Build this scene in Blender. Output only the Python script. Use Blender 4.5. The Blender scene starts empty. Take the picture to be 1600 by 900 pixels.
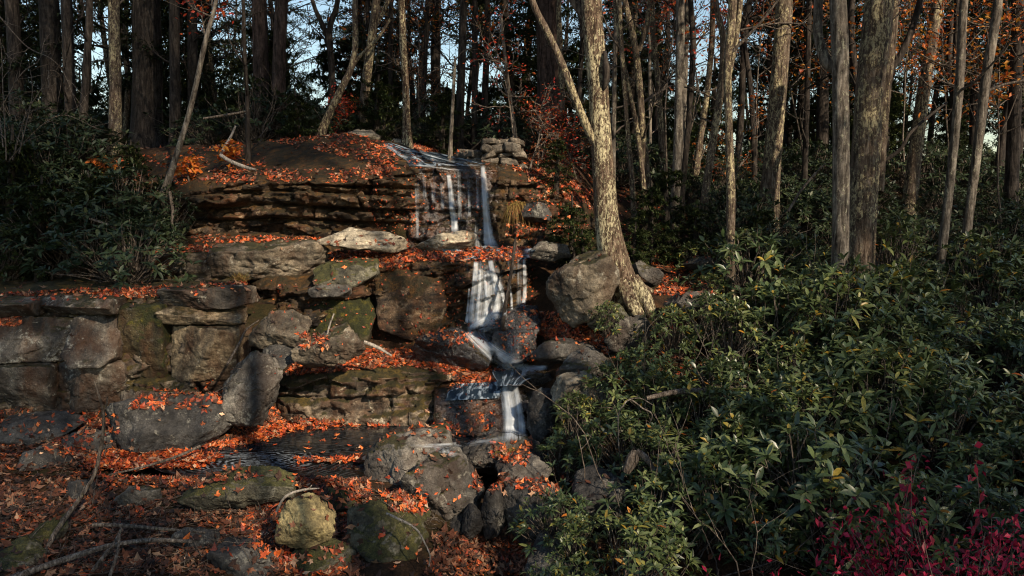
import bpy, bmesh, math, random
import numpy as np
from mathutils import Vector, Matrix
from mathutils.bvhtree import BVHTree

random.seed(7)
RNG = np.random.default_rng(7)
scene = bpy.context.scene
COL = scene.collection
PI = math.pi

# ------------------------------------------------------------------ camera
CAM_Z, PITCH, FPX = 3.0, math.radians(5.5), 1600 * 28.0 / 36.0
_f = np.array([0, math.cos(PITCH), -math.sin(PITCH)])
_u = np.array([0, math.sin(PITCH), math.cos(PITCH)])
_r = np.array([1.0, 0, 0])
CAM = np.array([0, 0, CAM_Z])


def ray(px, py):
    return _f + (px - 800) / FPX * _r + (450 - py) / FPX * _u


def at(px, py, y):
    """world point at distance y in front of the lens plane, seen in direction px, py"""
    d = ray(px, py)
    return CAM + d * (y / d[1])


cam_data = bpy.data.cameras.new('camera')
cam_data.lens = 28
cam_data.sensor_width = 36
cam_data.clip_start = 0.05
cam_data.clip_end = 2000
cam = bpy.data.objects.new('camera', cam_data)
cam.location = CAM
cam.rotation_euler = (PI / 2 - PITCH, 0, 0)
COL.objects.link(cam)
scene.camera = cam

# ------------------------------------------------------------------ noise


def _hash(ix, iy, iz, seed):
    h = (ix.astype(np.int64) * 374761393 + iy.astype(np.int64) * 668265263
         + iz.astype(np.int64) * 2147483647 + seed * 974711) & 0xFFFFFFFF
    h = ((h ^ (h >> 13)) * 1274126177) & 0xFFFFFFFF
    h = (h ^ (h >> 16)) * 2246822519 & 0xFFFFFFFF
    h = h ^ (h >> 15)
    return (h & 0xFFFFFF) / float(0xFFFFFF) * 2 - 1


def vnoise(P, seed=0):
    P = np.asarray(P, float)
    i = np.floor(P).astype(np.int64)
    f = P - i
    f = f * f * f * (f * (f * 6 - 15) + 10)
    out = 0
    for dx in (0, 1):
        wx = f[:, 0] if dx else 1 - f[:, 0]
        for dy in (0, 1):
            wy = f[:, 1] if dy else 1 - f[:, 1]
            for dz in (0, 1):
                wz = f[:, 2] if dz else 1 - f[:, 2]
                out = out + wx * wy * wz * _hash(i[:, 0] + dx, i[:, 1] + dy, i[:, 2] + dz, seed)
    return out


def fbm(P, octv=4, seed=0, gain=.5, lac=2.03):
    P = np.asarray(P, float)
    a, s, o = 1.0, 0, 0.0
    for k in range(octv):
        o = o + a * vnoise(P + 17.3 * k, seed + k)
        s += a
        a *= gain
        P = P * lac
    return o / s


def chips(P, seed=0):
    """random flat facets: nearest-cell value, slope along the cell's own tilt, and distance to the cell border"""
    P = np.asarray(P, float)
    i0 = np.floor(P).astype(np.int64)
    n = len(P)
    d1, d2 = np.full(n, 9.0), np.full(n, 9.0)
    val, sl = np.zeros(n), np.zeros(n)
    for dx in (-1, 0, 1):
        for dy in (-1, 0, 1):
            for dz in (-1, 0, 1):
                a, b, c = i0[:, 0] + dx, i0[:, 1] + dy, i0[:, 2] + dz
                q = np.stack([a + .5 + .48 * _hash(a, b, c, seed + 1), b + .5 + .48 * _hash(a, b, c, seed + 2), c + .5 + .48 * _hash(a, b, c, seed + 3)], -1)
                dl = P - q
                d = np.sqrt((dl ** 2).sum(1))
                near = d < d1
                d2 = np.where(near, d1, np.minimum(d2, d))
                g = dl[:, 0] * _hash(a, b, c, seed + 5) + dl[:, 1] * _hash(a, b, c, seed + 6) + dl[:, 2] * _hash(a, b, c, seed + 7)
                val = np.where(near, _hash(a, b, c, seed + 4), val)
                sl = np.where(near, g, sl)
                d1 = np.where(near, d, d1)
    return val, sl, d2 - d1


def smooth(e0, e1, x):
    t = np.clip((x - e0) / (e1 - e0), 0, 1)
    return t * t * (3 - 2 * t)


# ------------------------------------------------------------------ mesh making
def mesh_from(name, V, F, mats, smooth_shade=True, mat_idx=None, uv=None):
    """V (n,3); F list of arrays (m,k) of faces with k corners"""
    V = np.asarray(V, np.float32)
    if not isinstance(F, list):
        F = [F]
    F = [np.asarray(f, np.int32) for f in F if len(f)]
    me = bpy.data.meshes.new(name)
    me.vertices.add(len(V))
    me.vertices.foreach_set('co', V.ravel())
    nl = sum(f.size for f in F)
    npoly = sum(len(f) for f in F)
    me.loops.add(nl)
    me.polygons.add(npoly)
    li = np.concatenate([f.ravel() for f in F]) if F else np.zeros(0, np.int32)
    me.loops.foreach_set('vertex_index', li)
    tot = np.concatenate([np.full(len(f), f.shape[1], np.int32) for f in F])
    st = np.concatenate([[0], np.cumsum(tot)[:-1]]).astype(np.int32)
    me.polygons.foreach_set('loop_start', st)
    me.polygons.foreach_set('loop_total', tot)
    if mat_idx is not None:
        me.polygons.foreach_set('material_index', np.asarray(mat_idx, np.int32))
    me.polygons.foreach_set('use_smooth', np.full(npoly, smooth_shade, bool))
    if uv is not None:
        l = me.uv_layers.new(name='UVMap')
        l.data.foreach_set('uv', np.asarray(uv, np.float32)[li].ravel())
    for m in (mats if isinstance(mats, (list, tuple)) else [mats]):
        me.materials.append(m)
    me.update(calc_edges=True)
    return me


def tag(o, label=None, cat=None, group=None, kind=None):
    if label:
        o['label'] = label
    if cat:
        o['category'] = cat
    if group:
        o['group'] = group
    if kind:
        o['kind'] = kind
    return o


def link(name, data, parent=None, loc=None):
    o = bpy.data.objects.new(name, data)
    COL.objects.link(o)
    if parent is not None:
        o.parent = parent
    if loc is not None:
        o.location = loc
    return o


def empty(name, loc, label, cat, group=None):
    o = bpy.data.objects.new(name, None)
    COL.objects.link(o)
    o.location = loc
    o.empty_display_size = .2
    return tag(o, label, cat, group)


def dup(root, loc, rotz=0, scale=1.0, label=None, group=None, tilt=(0, 0)):
    r = root.copy()
    COL.objects.link(r)
    r.location = loc
    r.rotation_euler = (tilt[0], tilt[1], rotz)
    r.scale = scale if isinstance(scale, (tuple, list)) else (scale,) * 3
    if label:
        r['label'] = label
    if group:
        r['group'] = group
    for ch in list(root.children):
        c = ch.copy()
        COL.objects.link(c)
        c.parent = r
        for g in list(ch.children):
            d = g.copy()
            COL.objects.link(d)
            d.parent = c
    return r


def grid_faces(nu, nv):
    a = np.arange(nu * nv).reshape(nu, nv)
    return np.stack([a[:-1, :-1], a[1:, :-1], a[1:, 1:], a[:-1, 1:]], -1).reshape(-1, 4)


def tube(path, radii, sides=10, cap=True, bump=None):
    """path (n,3) radii (n,) -> V, quads, tris ; bump(ang, s, p) scales radius"""
    P = np.asarray(path, float)
    R = np.asarray(radii, float)
    n = len(P)
    T = np.gradient(P, axis=0)
    T /= np.linalg.norm(T, axis=1)[:, None] + 1e-9
    ref = np.array([1.0, 0, 0]) if abs(T[0, 0]) < .8 else np.array([0, 1.0, 0])
    U = np.zeros_like(P)
    u = ref - T[0] * ref.dot(T[0])
    for i in range(n):
        u = u - T[i] * u.dot(T[i])
        u /= np.linalg.norm(u) + 1e-9
        U[i] = u
    W = np.cross(T, U)
    ang = np.linspace(0, 2 * PI, sides, endpoint=False)
    D = U[:, None, :] * np.cos(ang)[None, :, None] + W[:, None, :] * np.sin(ang)[None, :, None]
    rr = R[:, None] * np.ones(sides)[None]
    if bump is not None:
        rr = rr * bump(D, P)
    V = (P[:, None, :] + D * rr[..., None]).reshape(-1, 3)
    a = np.arange(n * sides).reshape(n, sides)
    b = np.roll(a, -1, axis=1)
    Q = np.stack([a[:-1], b[:-1], b[1:], a[1:]], -1).reshape(-1, 4)
    return V, Q


def resample(pts, step):
    """smooth (Catmull-Rom) resample of pts (n,k), last columns may be radii"""
    p = np.asarray(pts, float)
    if len(p) == 2:
        n = max(2, int(np.linalg.norm((p[1] - p[0])[:3]) / step) + 1)
        t = np.linspace(0, 1, n)[:, None]
        return p[0] * (1 - t) + p[1] * t
    q = np.vstack([2 * p[0] - p[1], p, 2 * p[-1] - p[-2]])
    out = []
    for i in range(1, len(q) - 2):
        n = max(1, int(np.linalg.norm((q[i + 1] - q[i])[:3]) / step))
        t = np.arange(n)[:, None] / n
        a, b, c, d = q[i - 1], q[i], q[i + 1], q[i + 2]
        out.append(.5 * ((2 * b) + (-a + c) * t + (2 * a - 5 * b + 4 * c - d) * t ** 2 + (-a + 3 * b - 3 * c + d) * t ** 3))
    out.append(p[-1:])
    return np.vstack(out)


class Acc:
    """collects shapes into ONE mesh"""

    def __init__(self):
        self.V, self.Q, self.T, self.n = [], [], [], 0

    def add(self, V, Q=None, T=None):
        if Q is not None and len(Q):
            self.Q.append(np.asarray(Q) + self.n)
        if T is not None and len(T):
            self.T.append(np.asarray(T) + self.n)
        self.V.append(np.asarray(V))
        self.n += len(V)

    def tube(self, path, radii, sides=6, bump=None):
        V, Q = tube(path, radii, sides, bump=bump)
        self.add(V, Q)

    def mesh(self, name, mat, smooth_shade=True):
        F = []
        if self.Q:
            F.append(np.vstack(self.Q))
        if self.T:
            F.append(np.vstack(self.T))
        return mesh_from(name, np.vstack(self.V), F, mat, smooth_shade)


# ------------------------------------------------------------------ node helper
class NT:
    def __init__(self, name):
        self.m = bpy.data.materials.new(name)
        self.m.use_nodes = True
        self.t = self.m.node_tree
        self.t.nodes.clear()

    def n(self, typ, ins=None, **props):
        nd = self.t.nodes.new(typ)
        for k, v in props.items():
            setattr(nd, k, v)
        for k, v in (ins or {}).items():
            if isinstance(v, bpy.types.NodeSocket):
                self.t.links.new(v, nd.inputs[k])
            else:
                nd.inputs[k].default_value = v
        return nd

    def noise(self, vec, scale, detail=6, rough=.55, dist=0.0):
        return self.n('ShaderNodeTexNoise', {'Vector': vec, 'Scale': scale, 'Detail': detail, 'Roughness': rough, 'Distortion': dist}).outputs['Fac']

    def ramp(self, fac, stops, interp='LINEAR'):
        nd = self.n('ShaderNodeValToRGB', {'Fac': fac})
        cr = nd.color_ramp
        cr.interpolation = interp
        while len(cr.elements) < len(stops):
            cr.elements.new(.5)
        for e, (p, c) in zip(cr.elements, stops):
            e.position = p
            e.color = (c, c, c, 1) if isinstance(c, (int, float)) else (*c, 1)
        return nd.outputs['Color']

    def mix(self, fac, a, b, blend='MIX'):
        nd = self.n('ShaderNodeMix', data_type='RGBA', blend_type=blend)
        for sock, v in ((nd.inputs[0], fac), (nd.inputs[6], a), (nd.inputs[7], b)):
            if isinstance(v, bpy.types.NodeSocket):
                self.t.links.new(v, sock)
            else:
                sock.default_value = v if isinstance(v, (int, float)) else (*v, 1)
        return nd.outputs[2]

    def math(self, op, a, b=0.0, clamp=False):
        nd = self.n('ShaderNodeMath', operation=op, use_clamp=clamp)
        for i, v in enumerate((a, b)):
            if isinstance(v, bpy.types.NodeSocket):
                self.t.links.new(v, nd.inputs[i])
            else:
                nd.inputs[i].default_value = v
        return nd.outputs[0]

    def map(self, vec, scale=(1, 1, 1), loc=(0, 0, 0)):
        return self.n('ShaderNodeMapping', {'Vector': vec, 'Scale': scale, 'Location': loc}).outputs[0]

    def bump(self, h, strength, dist, normal=None):
        ins = {'Height': h, 'Strength': strength, 'Distance': dist}
        if normal is not None:
            ins['Normal'] = normal
        return self.n('ShaderNodeBump', ins).outputs[0]

    def out(self, shader):
        self.n('ShaderNodeOutputMaterial', {'Surface': shader})
        return self.m

    def principled(self, **ins):
        d = {}
        for k, v in ins.items():
            k = k.replace('_', ' ')
            d[k] = (*v, 1) if isinstance(v, tuple) and len(v) == 3 else v
        return self.n('ShaderNodeBsdfPrincipled', d).outputs[0]


def rock_mat(name, dark=(.035, .03, .026), mid=(.11, .1, .085), light=(.26, .24, .2), lichen=.55, moss=0.0,
             moss_col=((.035, .035, .006), (.12, .085, .012)), rough=.8, scale=1.0, stain=.0, strata=0.0, spec=.35,
             lichen_col=(.42, .4, .33)):
    k = NT(name)
    geo = k.n('ShaderNodeNewGeometry')
    pos = geo.outputs['Position']
    nz = k.n('ShaderNodeSeparateXYZ', {'Vector': geo.outputs['Normal']}).outputs['Z']
    v = k.map(pos, (scale,) * 3)
    vs = k.map(pos, (scale * .8, scale * .8, scale * 4.5))
    n1 = k.noise(v, 1.6, 7, .62, .3)
    n2 = k.noise(v, 9, 8, .68)
    n3 = k.noise(v, 38, 4, .6)
    ns = k.noise(vs, 2.5, 6, .6)
    base = k.ramp(n1, [(.34, dark), (.5, mid), (.66, light)])
    fine = k.ramp(n2, [(.32, .25), (.5, .9), (.66, 1.6)])
    c = k.mix(.85, base, fine, 'MULTIPLY')
    speck = k.ramp(n3, [(.35, .55), (.65, 1.25)])
    c = k.mix(.6, c, speck, 'MULTIPLY')
    if stain:
        rs = k.ramp(k.noise(k.map(pos, (1.4, 1.4, .35)), 2.2, 6, .6), [(.45, 0.0), (.62, stain)])
        c = k.mix(rs, c, (.07, .028, .01))
    if strata:
        c = k.mix(strata, c, k.ramp(ns, [(.36, .12), (.5, .9), (.7, 1.5)]), 'MULTIPLY')
    if lichen:
        lm = k.math('MULTIPLY', k.ramp(k.noise(v, 3.1, 9, .72, .6), [(.56, 0.0), (.63, 1.0)]),
                    k.ramp(k.noise(v, 22, 5, .7), [(.42, 0.0), (.56, 1.0)]))
        c = k.mix(k.math('MULTIPLY', lm, lichen), c, lichen_col)
    pits = k.ramp(k.n('ShaderNodeTexVoronoi', {'Vector': v, 'Scale': 16.0}).outputs['Distance'], [(.08, 0.0), (.3, 1.0)])
    c = k.mix(.35, c, k.ramp(k.math('MULTIPLY', pits, n2), [(.1, .4), (.4, 1.15)]), 'MULTIPLY')
    sp = k.ramp(k.n('ShaderNodeTexVoronoi', {'Vector': v, 'Scale': 26.0, 'Randomness': 1.0}).outputs['Distance'], [(.12, 1.0), (.2, 0.0)])
    c = k.mix(k.math('MULTIPLY', k.math('MULTIPLY', sp, k.ramp(n1, [(.45, 0.0), (.6, 1.0)])), .5), c, lichen_col)
    h = k.math('ADD', k.math('ADD', k.math('MULTIPLY', n2, .9), k.math('MULTIPLY', n3, .3)), k.math('MULTIPLY', pits, .12))
    if moss:
        up = k.math('ADD', k.math('MULTIPLY', nz, .28), k.noise(v, 1.3, 6, .65))
        lo = .78 - moss * .5
        mm = k.ramp(up, [(lo, 0.0), (lo + .07, .95)])
        mc = k.ramp(k.noise(v, 7, 6, .7), [(.32, (.012, .014, .003)), (.5, moss_col[0]), (.66, moss_col[1])])
        mc = k.mix(.7, mc, k.ramp(k.noise(v, 70, 3, .6), [(.35, .3), (.65, 1.5)]), 'MULTIPLY')
        c = k.mix(mm, c, mc)
        h = k.math('ADD', h, k.math('MULTIPLY', mm, k.math('MULTIPLY', k.noise(v, 60, 3, .7), .5)))
    b = k.bump(h, .85, .055)
    rg = k.ramp(n2, [(.3, max(.05, rough - .15)), (.7, min(1, rough + .12))])
    return k.out(k.principled(Base_Color=c, Roughness=rg, Normal=b, Specular_IOR_Level=spec))


def bark_mat(name, dark=(.02, .015, .011), mid=(.085, .065, .05), lichen=.5, lichen_col=(.45, .42, .24), ridges=1.0, sc=1.0, light=(.2, .165, .13)):
    k = NT(name)
    tc = k.n('ShaderNodeTexCoord').outputs['Object']
    v = k.map(tc, (sc * 9, sc * 9, sc * 1.6))
    vv = k.map(tc, (sc, sc, sc))
    n1 = k.noise(v, 2.2, 6, .65, .5)
    n2 = k.noise(vv, 16, 6, .7)
    c = k.ramp(n1, [(.34, dark), (.5, mid), (.68, light)])
    c = k.mix(.7, c, k.ramp(n2, [(.35, .45), (.65, 1.4)]), 'MULTIPLY')
    if lichen:
        big = k.noise(k.map(tc, (1.5, 1.5, .8)), 1.5, 4, .6)
        lv = k.math('ADD', k.math('MULTIPLY', k.noise(k.map(tc, (1, 1, .6)), 17 * sc, 8, .76, .5), .75), k.math('MULTIPLY', big, .4))
        t = .725 - lichen * .165
        lm = k.ramp(lv, [(t, 0.0), (t + .045, 1.0)])
        lm = k.math('MULTIPLY', lm, k.ramp(n1, [(.36, .0), (.47, 1.0)]))
        lc = k.mix(k.noise(vv, 30, 4), lichen_col, tuple(x * .55 for x in lichen_col))
        c = k.mix(k.math('MULTIPLY', lm, .92), c, lc)
        h = k.math('ADD', n1, k.math('MULTIPLY', lm, .25))
    else:
        h = n1
    h = k.math('ADD', k.math('MULTIPLY', h, ridges), k.math('MULTIPLY', n2, .35))
    return k.out(k.principled(Base_Color=c, Roughness=.88, Normal=k.bump(h, .9, .03), Specular_IOR_Level=.2))


def leaf_mat(name, stops, rough=.5, spec=.4, trans=.25, coat=0.0, patchy=True):
    """one colour per leaf (random per island)"""
    k = NT(name)
    geo = k.n('ShaderNodeNewGeometry')
    c = k.ramp(geo.outputs['Random Per Island'], stops)
    if patchy:
        c = k.mix(.55, c, k.ramp(k.noise(geo.outputs['Position'], 30, 3, .6), [(.3, .55), (.7, 1.35)]), 'MULTIPLY')
    p = k.principled(Base_Color=c, Roughness=rough, Specular_IOR_Level=spec, Coat_Weight=coat, Coat_Roughness=.25)
    if trans:
        tr = k.n('ShaderNodeBsdfTranslucent', {'Color': c}).outputs[0]
        p = k.n('ShaderNodeMixShader', {0: trans, 1: p, 2: tr}).outputs[0]
    return k.out(p)


M = {}
M['ledge_grey'] = rock_mat('ledge_grey', moss=.36, strata=.75, lichen=.8, stain=.75, scale=1.0, dark=(.014, .011, .009), mid=(.085, .068, .05), light=(.27, .21, .145), lichen_col=(.42, .37, .28), moss_col=((.03, .024, .005), (.095, .062, .01)))
M['ledge_moss'] = rock_mat('ledge_moss', moss=.48, strata=.9, lichen=.6, stain=.9, dark=(.007, .0055, .004), mid=(.036, .023, .014), light=(.17, .115, .068), lichen_col=(.33, .25, .16), moss_col=((.03, .017, .004), (.1, .046, .008)))
M['ledge_wet'] = rock_mat('ledge_wet', moss=.25, strata=.6, lichen=.1, stain=.9, rough=.3, spec=.6, dark=(.008, .008, .009), mid=(.028, .026, .028), light=(.08, .06, .05), moss_col=((.022, .014, .004), (.075, .035, .008)))
M['boulder_grey'] = rock_mat('boulder_grey', lichen=.4, moss=.06, stain=.2, dark=(.024, .022, .02), mid=(.072, .066, .058), light=(.165, .152, .132), scale=1.3, moss_col=((.03, .028, .008), (.07, .055, .015)))
M['boulder_warm'] = rock_mat('boulder_warm', lichen=.45, moss=.12, stain=.4, dark=(.03, .024, .018), mid=(.1, .082, .06), light=(.235, .195, .14), scale=1.3, moss_col=((.03, .028, .008), (.07, .055, .015)))
M['block_sun_tint'] = rock_mat('block_sun_tint', lichen=.6, stain=.55, moss=.08, dark=(.03, .02, .012), mid=(.13, .1, .064), light=(.34, .26, .16), lichen_col=(.45, .38, .26), scale=1.4, moss_col=((.03, .022, .006), (.08, .05, .01)))  # cliff rock with warm sunlight put into its colour
M['block_grey'] = rock_mat('block_grey', lichen=.75, stain=.6, moss=.12, dark=(.014, .012, .01), mid=(.07, .06, .05), light=(.2, .175, .14), scale=1.2, moss_col=((.025, .022, .005), (.08, .055, .01)))
M['block_moss'] = rock_mat('block_moss', lichen=.2, stain=.5, moss=.62, dark=(.01, .008, .004), mid=(.035, .028, .012), light=(.09, .07, .035), scale=1.2, moss_col=((.022, .026, .004), (.09, .075, .008)))
M['boulder_moss'] = rock_mat('boulder_moss', lichen=.3, moss=.42, dark=(.03, .028, .022), mid=(.075, .07, .05), light=(.15, .14, .1), scale=1.3, moss_col=((.05, .05, .014), (.11, .1, .03)))
M['boulder_pale'] = rock_mat('boulder_pale', lichen=.6, dark=(.09, .075, .055), mid=(.26, .22, .16), light=(.45, .39, .29), scale=1.6, strata=.7)
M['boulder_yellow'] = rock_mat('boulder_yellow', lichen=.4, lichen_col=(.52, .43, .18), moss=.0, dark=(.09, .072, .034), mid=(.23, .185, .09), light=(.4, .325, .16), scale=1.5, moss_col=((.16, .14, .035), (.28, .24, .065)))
M['boulder_dark'] = rock_mat('boulder_dark', lichen=.4, dark=(.014, .013, .013), mid=(.04, .038, .036), light=(.09, .085, .078), scale=1.4)
M['boulder_wet'] = rock_mat('boulder_wet', lichen=.0, moss=.2, rough=.28, spec=.6, dark=(.008, .008, .009), mid=(.025, .025, .028), light=(.06, .055, .055), scale=1.4, moss_col=((.03, .02, .005), (.06, .035, .008)))
M['stone_wall'] = rock_mat('stone_wall', lichen=.3, dark=(.04, .034, .028), mid=(.11, .092, .072), light=(.24, .2, .155), scale=2.2)
M['bark_lichen'] = bark_mat('bark_lichen', lichen=.86, lichen_col=(.68, .6, .38), dark=(.014, .009, .006), mid=(.085, .055, .037), light=(.25, .19, .135), sc=1.6, ridges=1.4)
M['bark_grey'] = bark_mat('bark_grey', lichen=.55, mid=(.1, .085, .07), light=(.24, .21, .175), lichen_col=(.4, .38, .28), ridges=.6)
M['bark_dark'] = bark_mat('bark_dark', lichen=.1, lichen_col=(.13, .125, .09), dark=(.008, .006, .005), mid=(.03, .024, .02), light=(.07, .058, .048))
M['bark_mixed'] = bark_mat('bark_mixed', lichen=.84, lichen_col=(.56, .48, .29), mid=(.09, .064, .046), sc=1.4)  # real lichen, made paler to put warm sunlight into the bark colour
M['bark_pine'] = bark_mat('bark_pine', dark=(.012, .008, .006), mid=(.055, .036, .029), light=(.12, .08, .065), lichen=.0, ridges=1.6, sc=.8)
M['twig'] = bark_mat('twig', lichen=.2, mid=(.1, .08, .065), light=(.24, .2, .165), sc=2)
M['twig_pale'] = bark_mat('twig_pale', lichen=.0, dark=(.1, .085, .07), mid=(.26, .23, .2), light=(.45, .41, .36), sc=2)
M['twig_grey'] = bark_mat('twig_grey', lichen=.0, dark=(.03, .025, .02), mid=(.12, .1, .085), light=(.27, .24, .21), sc=2, ridges=1.4)
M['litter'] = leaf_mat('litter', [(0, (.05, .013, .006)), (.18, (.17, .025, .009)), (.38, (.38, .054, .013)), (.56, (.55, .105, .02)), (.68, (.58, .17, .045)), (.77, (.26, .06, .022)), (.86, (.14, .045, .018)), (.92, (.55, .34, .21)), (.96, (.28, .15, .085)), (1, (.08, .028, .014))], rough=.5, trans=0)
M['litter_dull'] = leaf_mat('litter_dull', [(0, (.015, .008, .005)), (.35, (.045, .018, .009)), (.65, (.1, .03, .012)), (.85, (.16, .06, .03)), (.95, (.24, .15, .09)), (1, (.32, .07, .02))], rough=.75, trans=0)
M['laurel'] = leaf_mat('laurel', [(0, (.018, .032, .014)), (.35, (.042, .068, .026)), (.7, (.085, .118, .045)), (.92, (.15, .175, .075)), (.97, (.22, .22, .05)), (.985, (.36, .22, .02)), (1, (.38, .1, .02))], rough=.37, spec=.55, trans=.14)
M['laurel_light'] = leaf_mat('laurel_light', [(0, (.024, .038, .014)), (.35, (.058, .084, .027)), (.7, (.108, .138, .045)), (.92, (.17, .195, .075)), (.97, (.26, .24, .05)), (.985, (.38, .22, .02)), (1, (.38, .1, .02))], rough=.4, spec=.5, trans=.16)
M['hemlock_young'] = leaf_mat('hemlock_young', [(0, (.014, .024, .009)), (.55, (.034, .052, .017)), (1, (.075, .085, .027))], rough=.6, spec=.2, trans=.2, patchy=False)
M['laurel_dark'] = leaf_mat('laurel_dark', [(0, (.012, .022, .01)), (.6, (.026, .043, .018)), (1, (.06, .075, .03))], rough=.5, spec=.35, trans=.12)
M['hemlock'] = leaf_mat('hemlock', [(0, (.009, .016, .007)), (.55, (.02, .034, .013)), (1, (.055, .062, .02))], rough=.6, spec=.2, trans=.2, patchy=False)
M['red_leaf'] = leaf_mat('red_leaf', [(0, (.12, .005, .015)), (.5, (.32, .009, .045)), (.85, (.5, .02, .075)), (1, (.6, .05, .06))], rough=.5, trans=.35, patchy=False)
M['orange_leaf'] = leaf_mat('orange_leaf', [(0, (.3, .05, .012)), (.5, (.5, .13, .02)), (1, (.5, .25, .035))], rough=.5, trans=.35, patchy=False)
M['maple_leaf'] = leaf_mat('maple_leaf', [(0, (.25, .02, .015)), (.6, (.5, .06, .025)), (1, (.55, .15, .03))], rough=.5, trans=.35, patchy=False)
M['brown_leaf'] = leaf_mat('brown_leaf', [(0, (.06, .022, .01)), (.6, (.16, .05, .016)), (1, (.25, .1, .02))], rough=.6, trans=.3, patchy=False)
M['straw'] = leaf_mat('straw', [(0, (.1, .05, .015)), (.6, (.26, .15, .045)), (1, (.2, .18, .04))], rough=.7, trans=.2, patchy=False)


def ground_mat():
    k = NT('forest_floor')
    pos = k.n('ShaderNodeNewGeometry').outputs['Position']
    n = k.noise(pos, 5, 8, .7)
    c = k.ramp(n, [(.3, (.012, .008, .005)), (.5, (.04, .022, .012)), (.7, (.09, .045, .02))])
    c = k.mix(k.ramp(k.noise(pos, .9, 5, .6), [(.5, 0.0), (.62, .7)]), c, (.02, .022, .007))
    c = k.mix(.7, c, k.ramp(k.noise(pos, 45, 4, .7), [(.35, .4), (.65, 1.6)]), 'MULTIPLY')
    return k.out(k.principled(Base_Color=c, Roughness=.95, Normal=k.bump(k.noise(pos, 25, 6, .7), .9, .06), Specular_IOR_Level=.15))


M['ground'] = ground_mat()


def pool_mat():
    k = NT('pool_water')
    pos = k.n('ShaderNodeNewGeometry').outputs['Position']
    # foam lines drift round a slow eddy
    c0 = at(395, 715, 9.35)
    v = k.map(pos, (1, 2.0, 1), (-c0[0], -c0[1] * 2.0, 0))
    warp = k.n('ShaderNodeVectorMath', {0: k.n('ShaderNodeTexNoise', {'Vector': v, 'Scale': 1.1, 'Detail': 3}).outputs['Color'], 1: (.5, .5, .5)}, operation='SUBTRACT').outputs[0]
    warp = k.n('ShaderNodeVectorMath', {0: warp, 'Scale': .8}, operation='SCALE').outputs[0]
    v = k.n('ShaderNodeVectorMath', {0: v, 1: warp}, operation='ADD').outputs[0]
    w = k.n('ShaderNodeTexWave', {'Vector': v, 'Scale': 3.4, 'Distortion': 5.0, 'Detail': 4, 'Detail Scale': 1.6}, wave_type='RINGS', rings_direction='Z', wave_profile='SIN').outputs['Fac']
    f = k.math('MULTIPLY', k.ramp(w, [(.5, 0.0), (.85, 1.0)]), k.ramp(k.noise(pos, 16, 6, .8), [(.4, 0.0), (.56, 1.0)]))
    dist = k.n('ShaderNodeVectorMath', {0: v}, operation='LENGTH').outputs['Value']
    f = k.math('MULTIPLY', f, k.ramp(dist, [(.62, 1.0), (.95, .18)]))
    c = k.mix(k.math('MULTIPLY', f, .42), (.006, .007, .008), (.5, .56, .62))
    r = k.mix(f, (.07, .07, .07), (.6, .6, .6))
    b = k.bump(k.noise(k.map(pos, (1, 2.2, 1)), 1.4, 3, .5), .12, .05)
    return k.out(k.principled(Base_Color=c, Roughness=r, Normal=b, IOR=1.33, Specular_IOR_Level=.6))


M['pool'] = pool_mat()


def fall_mat(name, streaks=26.0, lo=.42, hi=.62, dens=.9, col=(.72, .79, .86), along=1.2, vfade=(.04, .1)):
    """silky falling water: white threads of water over clear gaps; UV.x across, UV.y down"""
    k = NT(name)
    uv = k.n('ShaderNodeTexCoord').outputs['UV']
    s = k.n('ShaderNodeSeparateXYZ', {'Vector': uv})
    n = k.noise(k.map(uv, (streaks, along, 1)), 1.0, 5, .6)
    n2 = k.noise(k.map(uv, (streaks * .3, along * .6, 1), (3, 7, 0)), 1.0, 3, .5)
    a = k.ramp(k.math('ADD', k.math('MULTIPLY', n, .6), k.math('MULTIPLY', n2, .4)), [(lo, 0.0), (hi, 1.0)])
    x = s.outputs['X']
    ed = k.math('MULTIPLY', k.math('MULTIPLY', x, k.math('SUBTRACT', 1.0, x)), 4.0)
    ed = k.ramp(k.math('ADD', ed, k.math('MULTIPLY', k.math('SUBTRACT', k.noise(k.map(uv, (2, 9, 1)), 1.0, 3, .6), .5), .5)), [(.12, 0.0), (.95, 1.0)], 'EASE')
    vy = s.outputs['Y']
    top = k.ramp(vy, [(0, 0.0), (vfade[0], 1.0)])
    bot = k.ramp(vy, [(1 - vfade[1], 1.0), (1, 0.0)])
    a = k.math('MULTIPLY', k.math('MULTIPLY', a, ed), k.math('MULTIPLY', top, bot))
    a = k.math('MULTIPLY', a, dens)
    p = k.principled(Base_Color=col, Roughness=.35, Specular_IOR_Level=.5, Normal=k.bump(n, .4, .03))
    tl = k.n('ShaderNodeBsdfTranslucent', {'Color': (*col, 1)}).outputs[0]
    p = k.n('ShaderNodeMixShader', {0: .35, 1: p, 2: tl}).outputs[0]
    tr = k.n('ShaderNodeBsdfTransparent').outputs[0]
    return k.out(k.n('ShaderNodeMixShader', {0: a, 1: tr, 2: p}).outputs[0])


M['fall'] = fall_mat('falling_water', 6, .3, .62, .92, col=(.8, .86, .92), along=.8)
M['veil'] = fall_mat('water_veil', 9, .44, .66, .5)
M['silk'] = fall_mat('silky_water', 16, .34, .66, .68, col=(.8, .86, .92), along=.7, vfade=(.2, .05))
M['curtain'] = fall_mat('water_curtain', 11, .44, .64, .92, vfade=(.22, .06), col=(.8, .86, .92), along=.9)
M['foam'] = fall_mat('water_foam', 3, .4, .66, .8, col=(.75, .82, .88), along=5, vfade=(.3, .35))
M['thin'] = fall_mat('thin_water_film', 30, .58, .76, .22, col=(.36, .5, .68), vfade=(.1, .4))


M['film'] = fall_mat('dark_water_film', 26, .5, .7, .4, col=(.3, .42, .56), vfade=(.1, .5))


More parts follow.
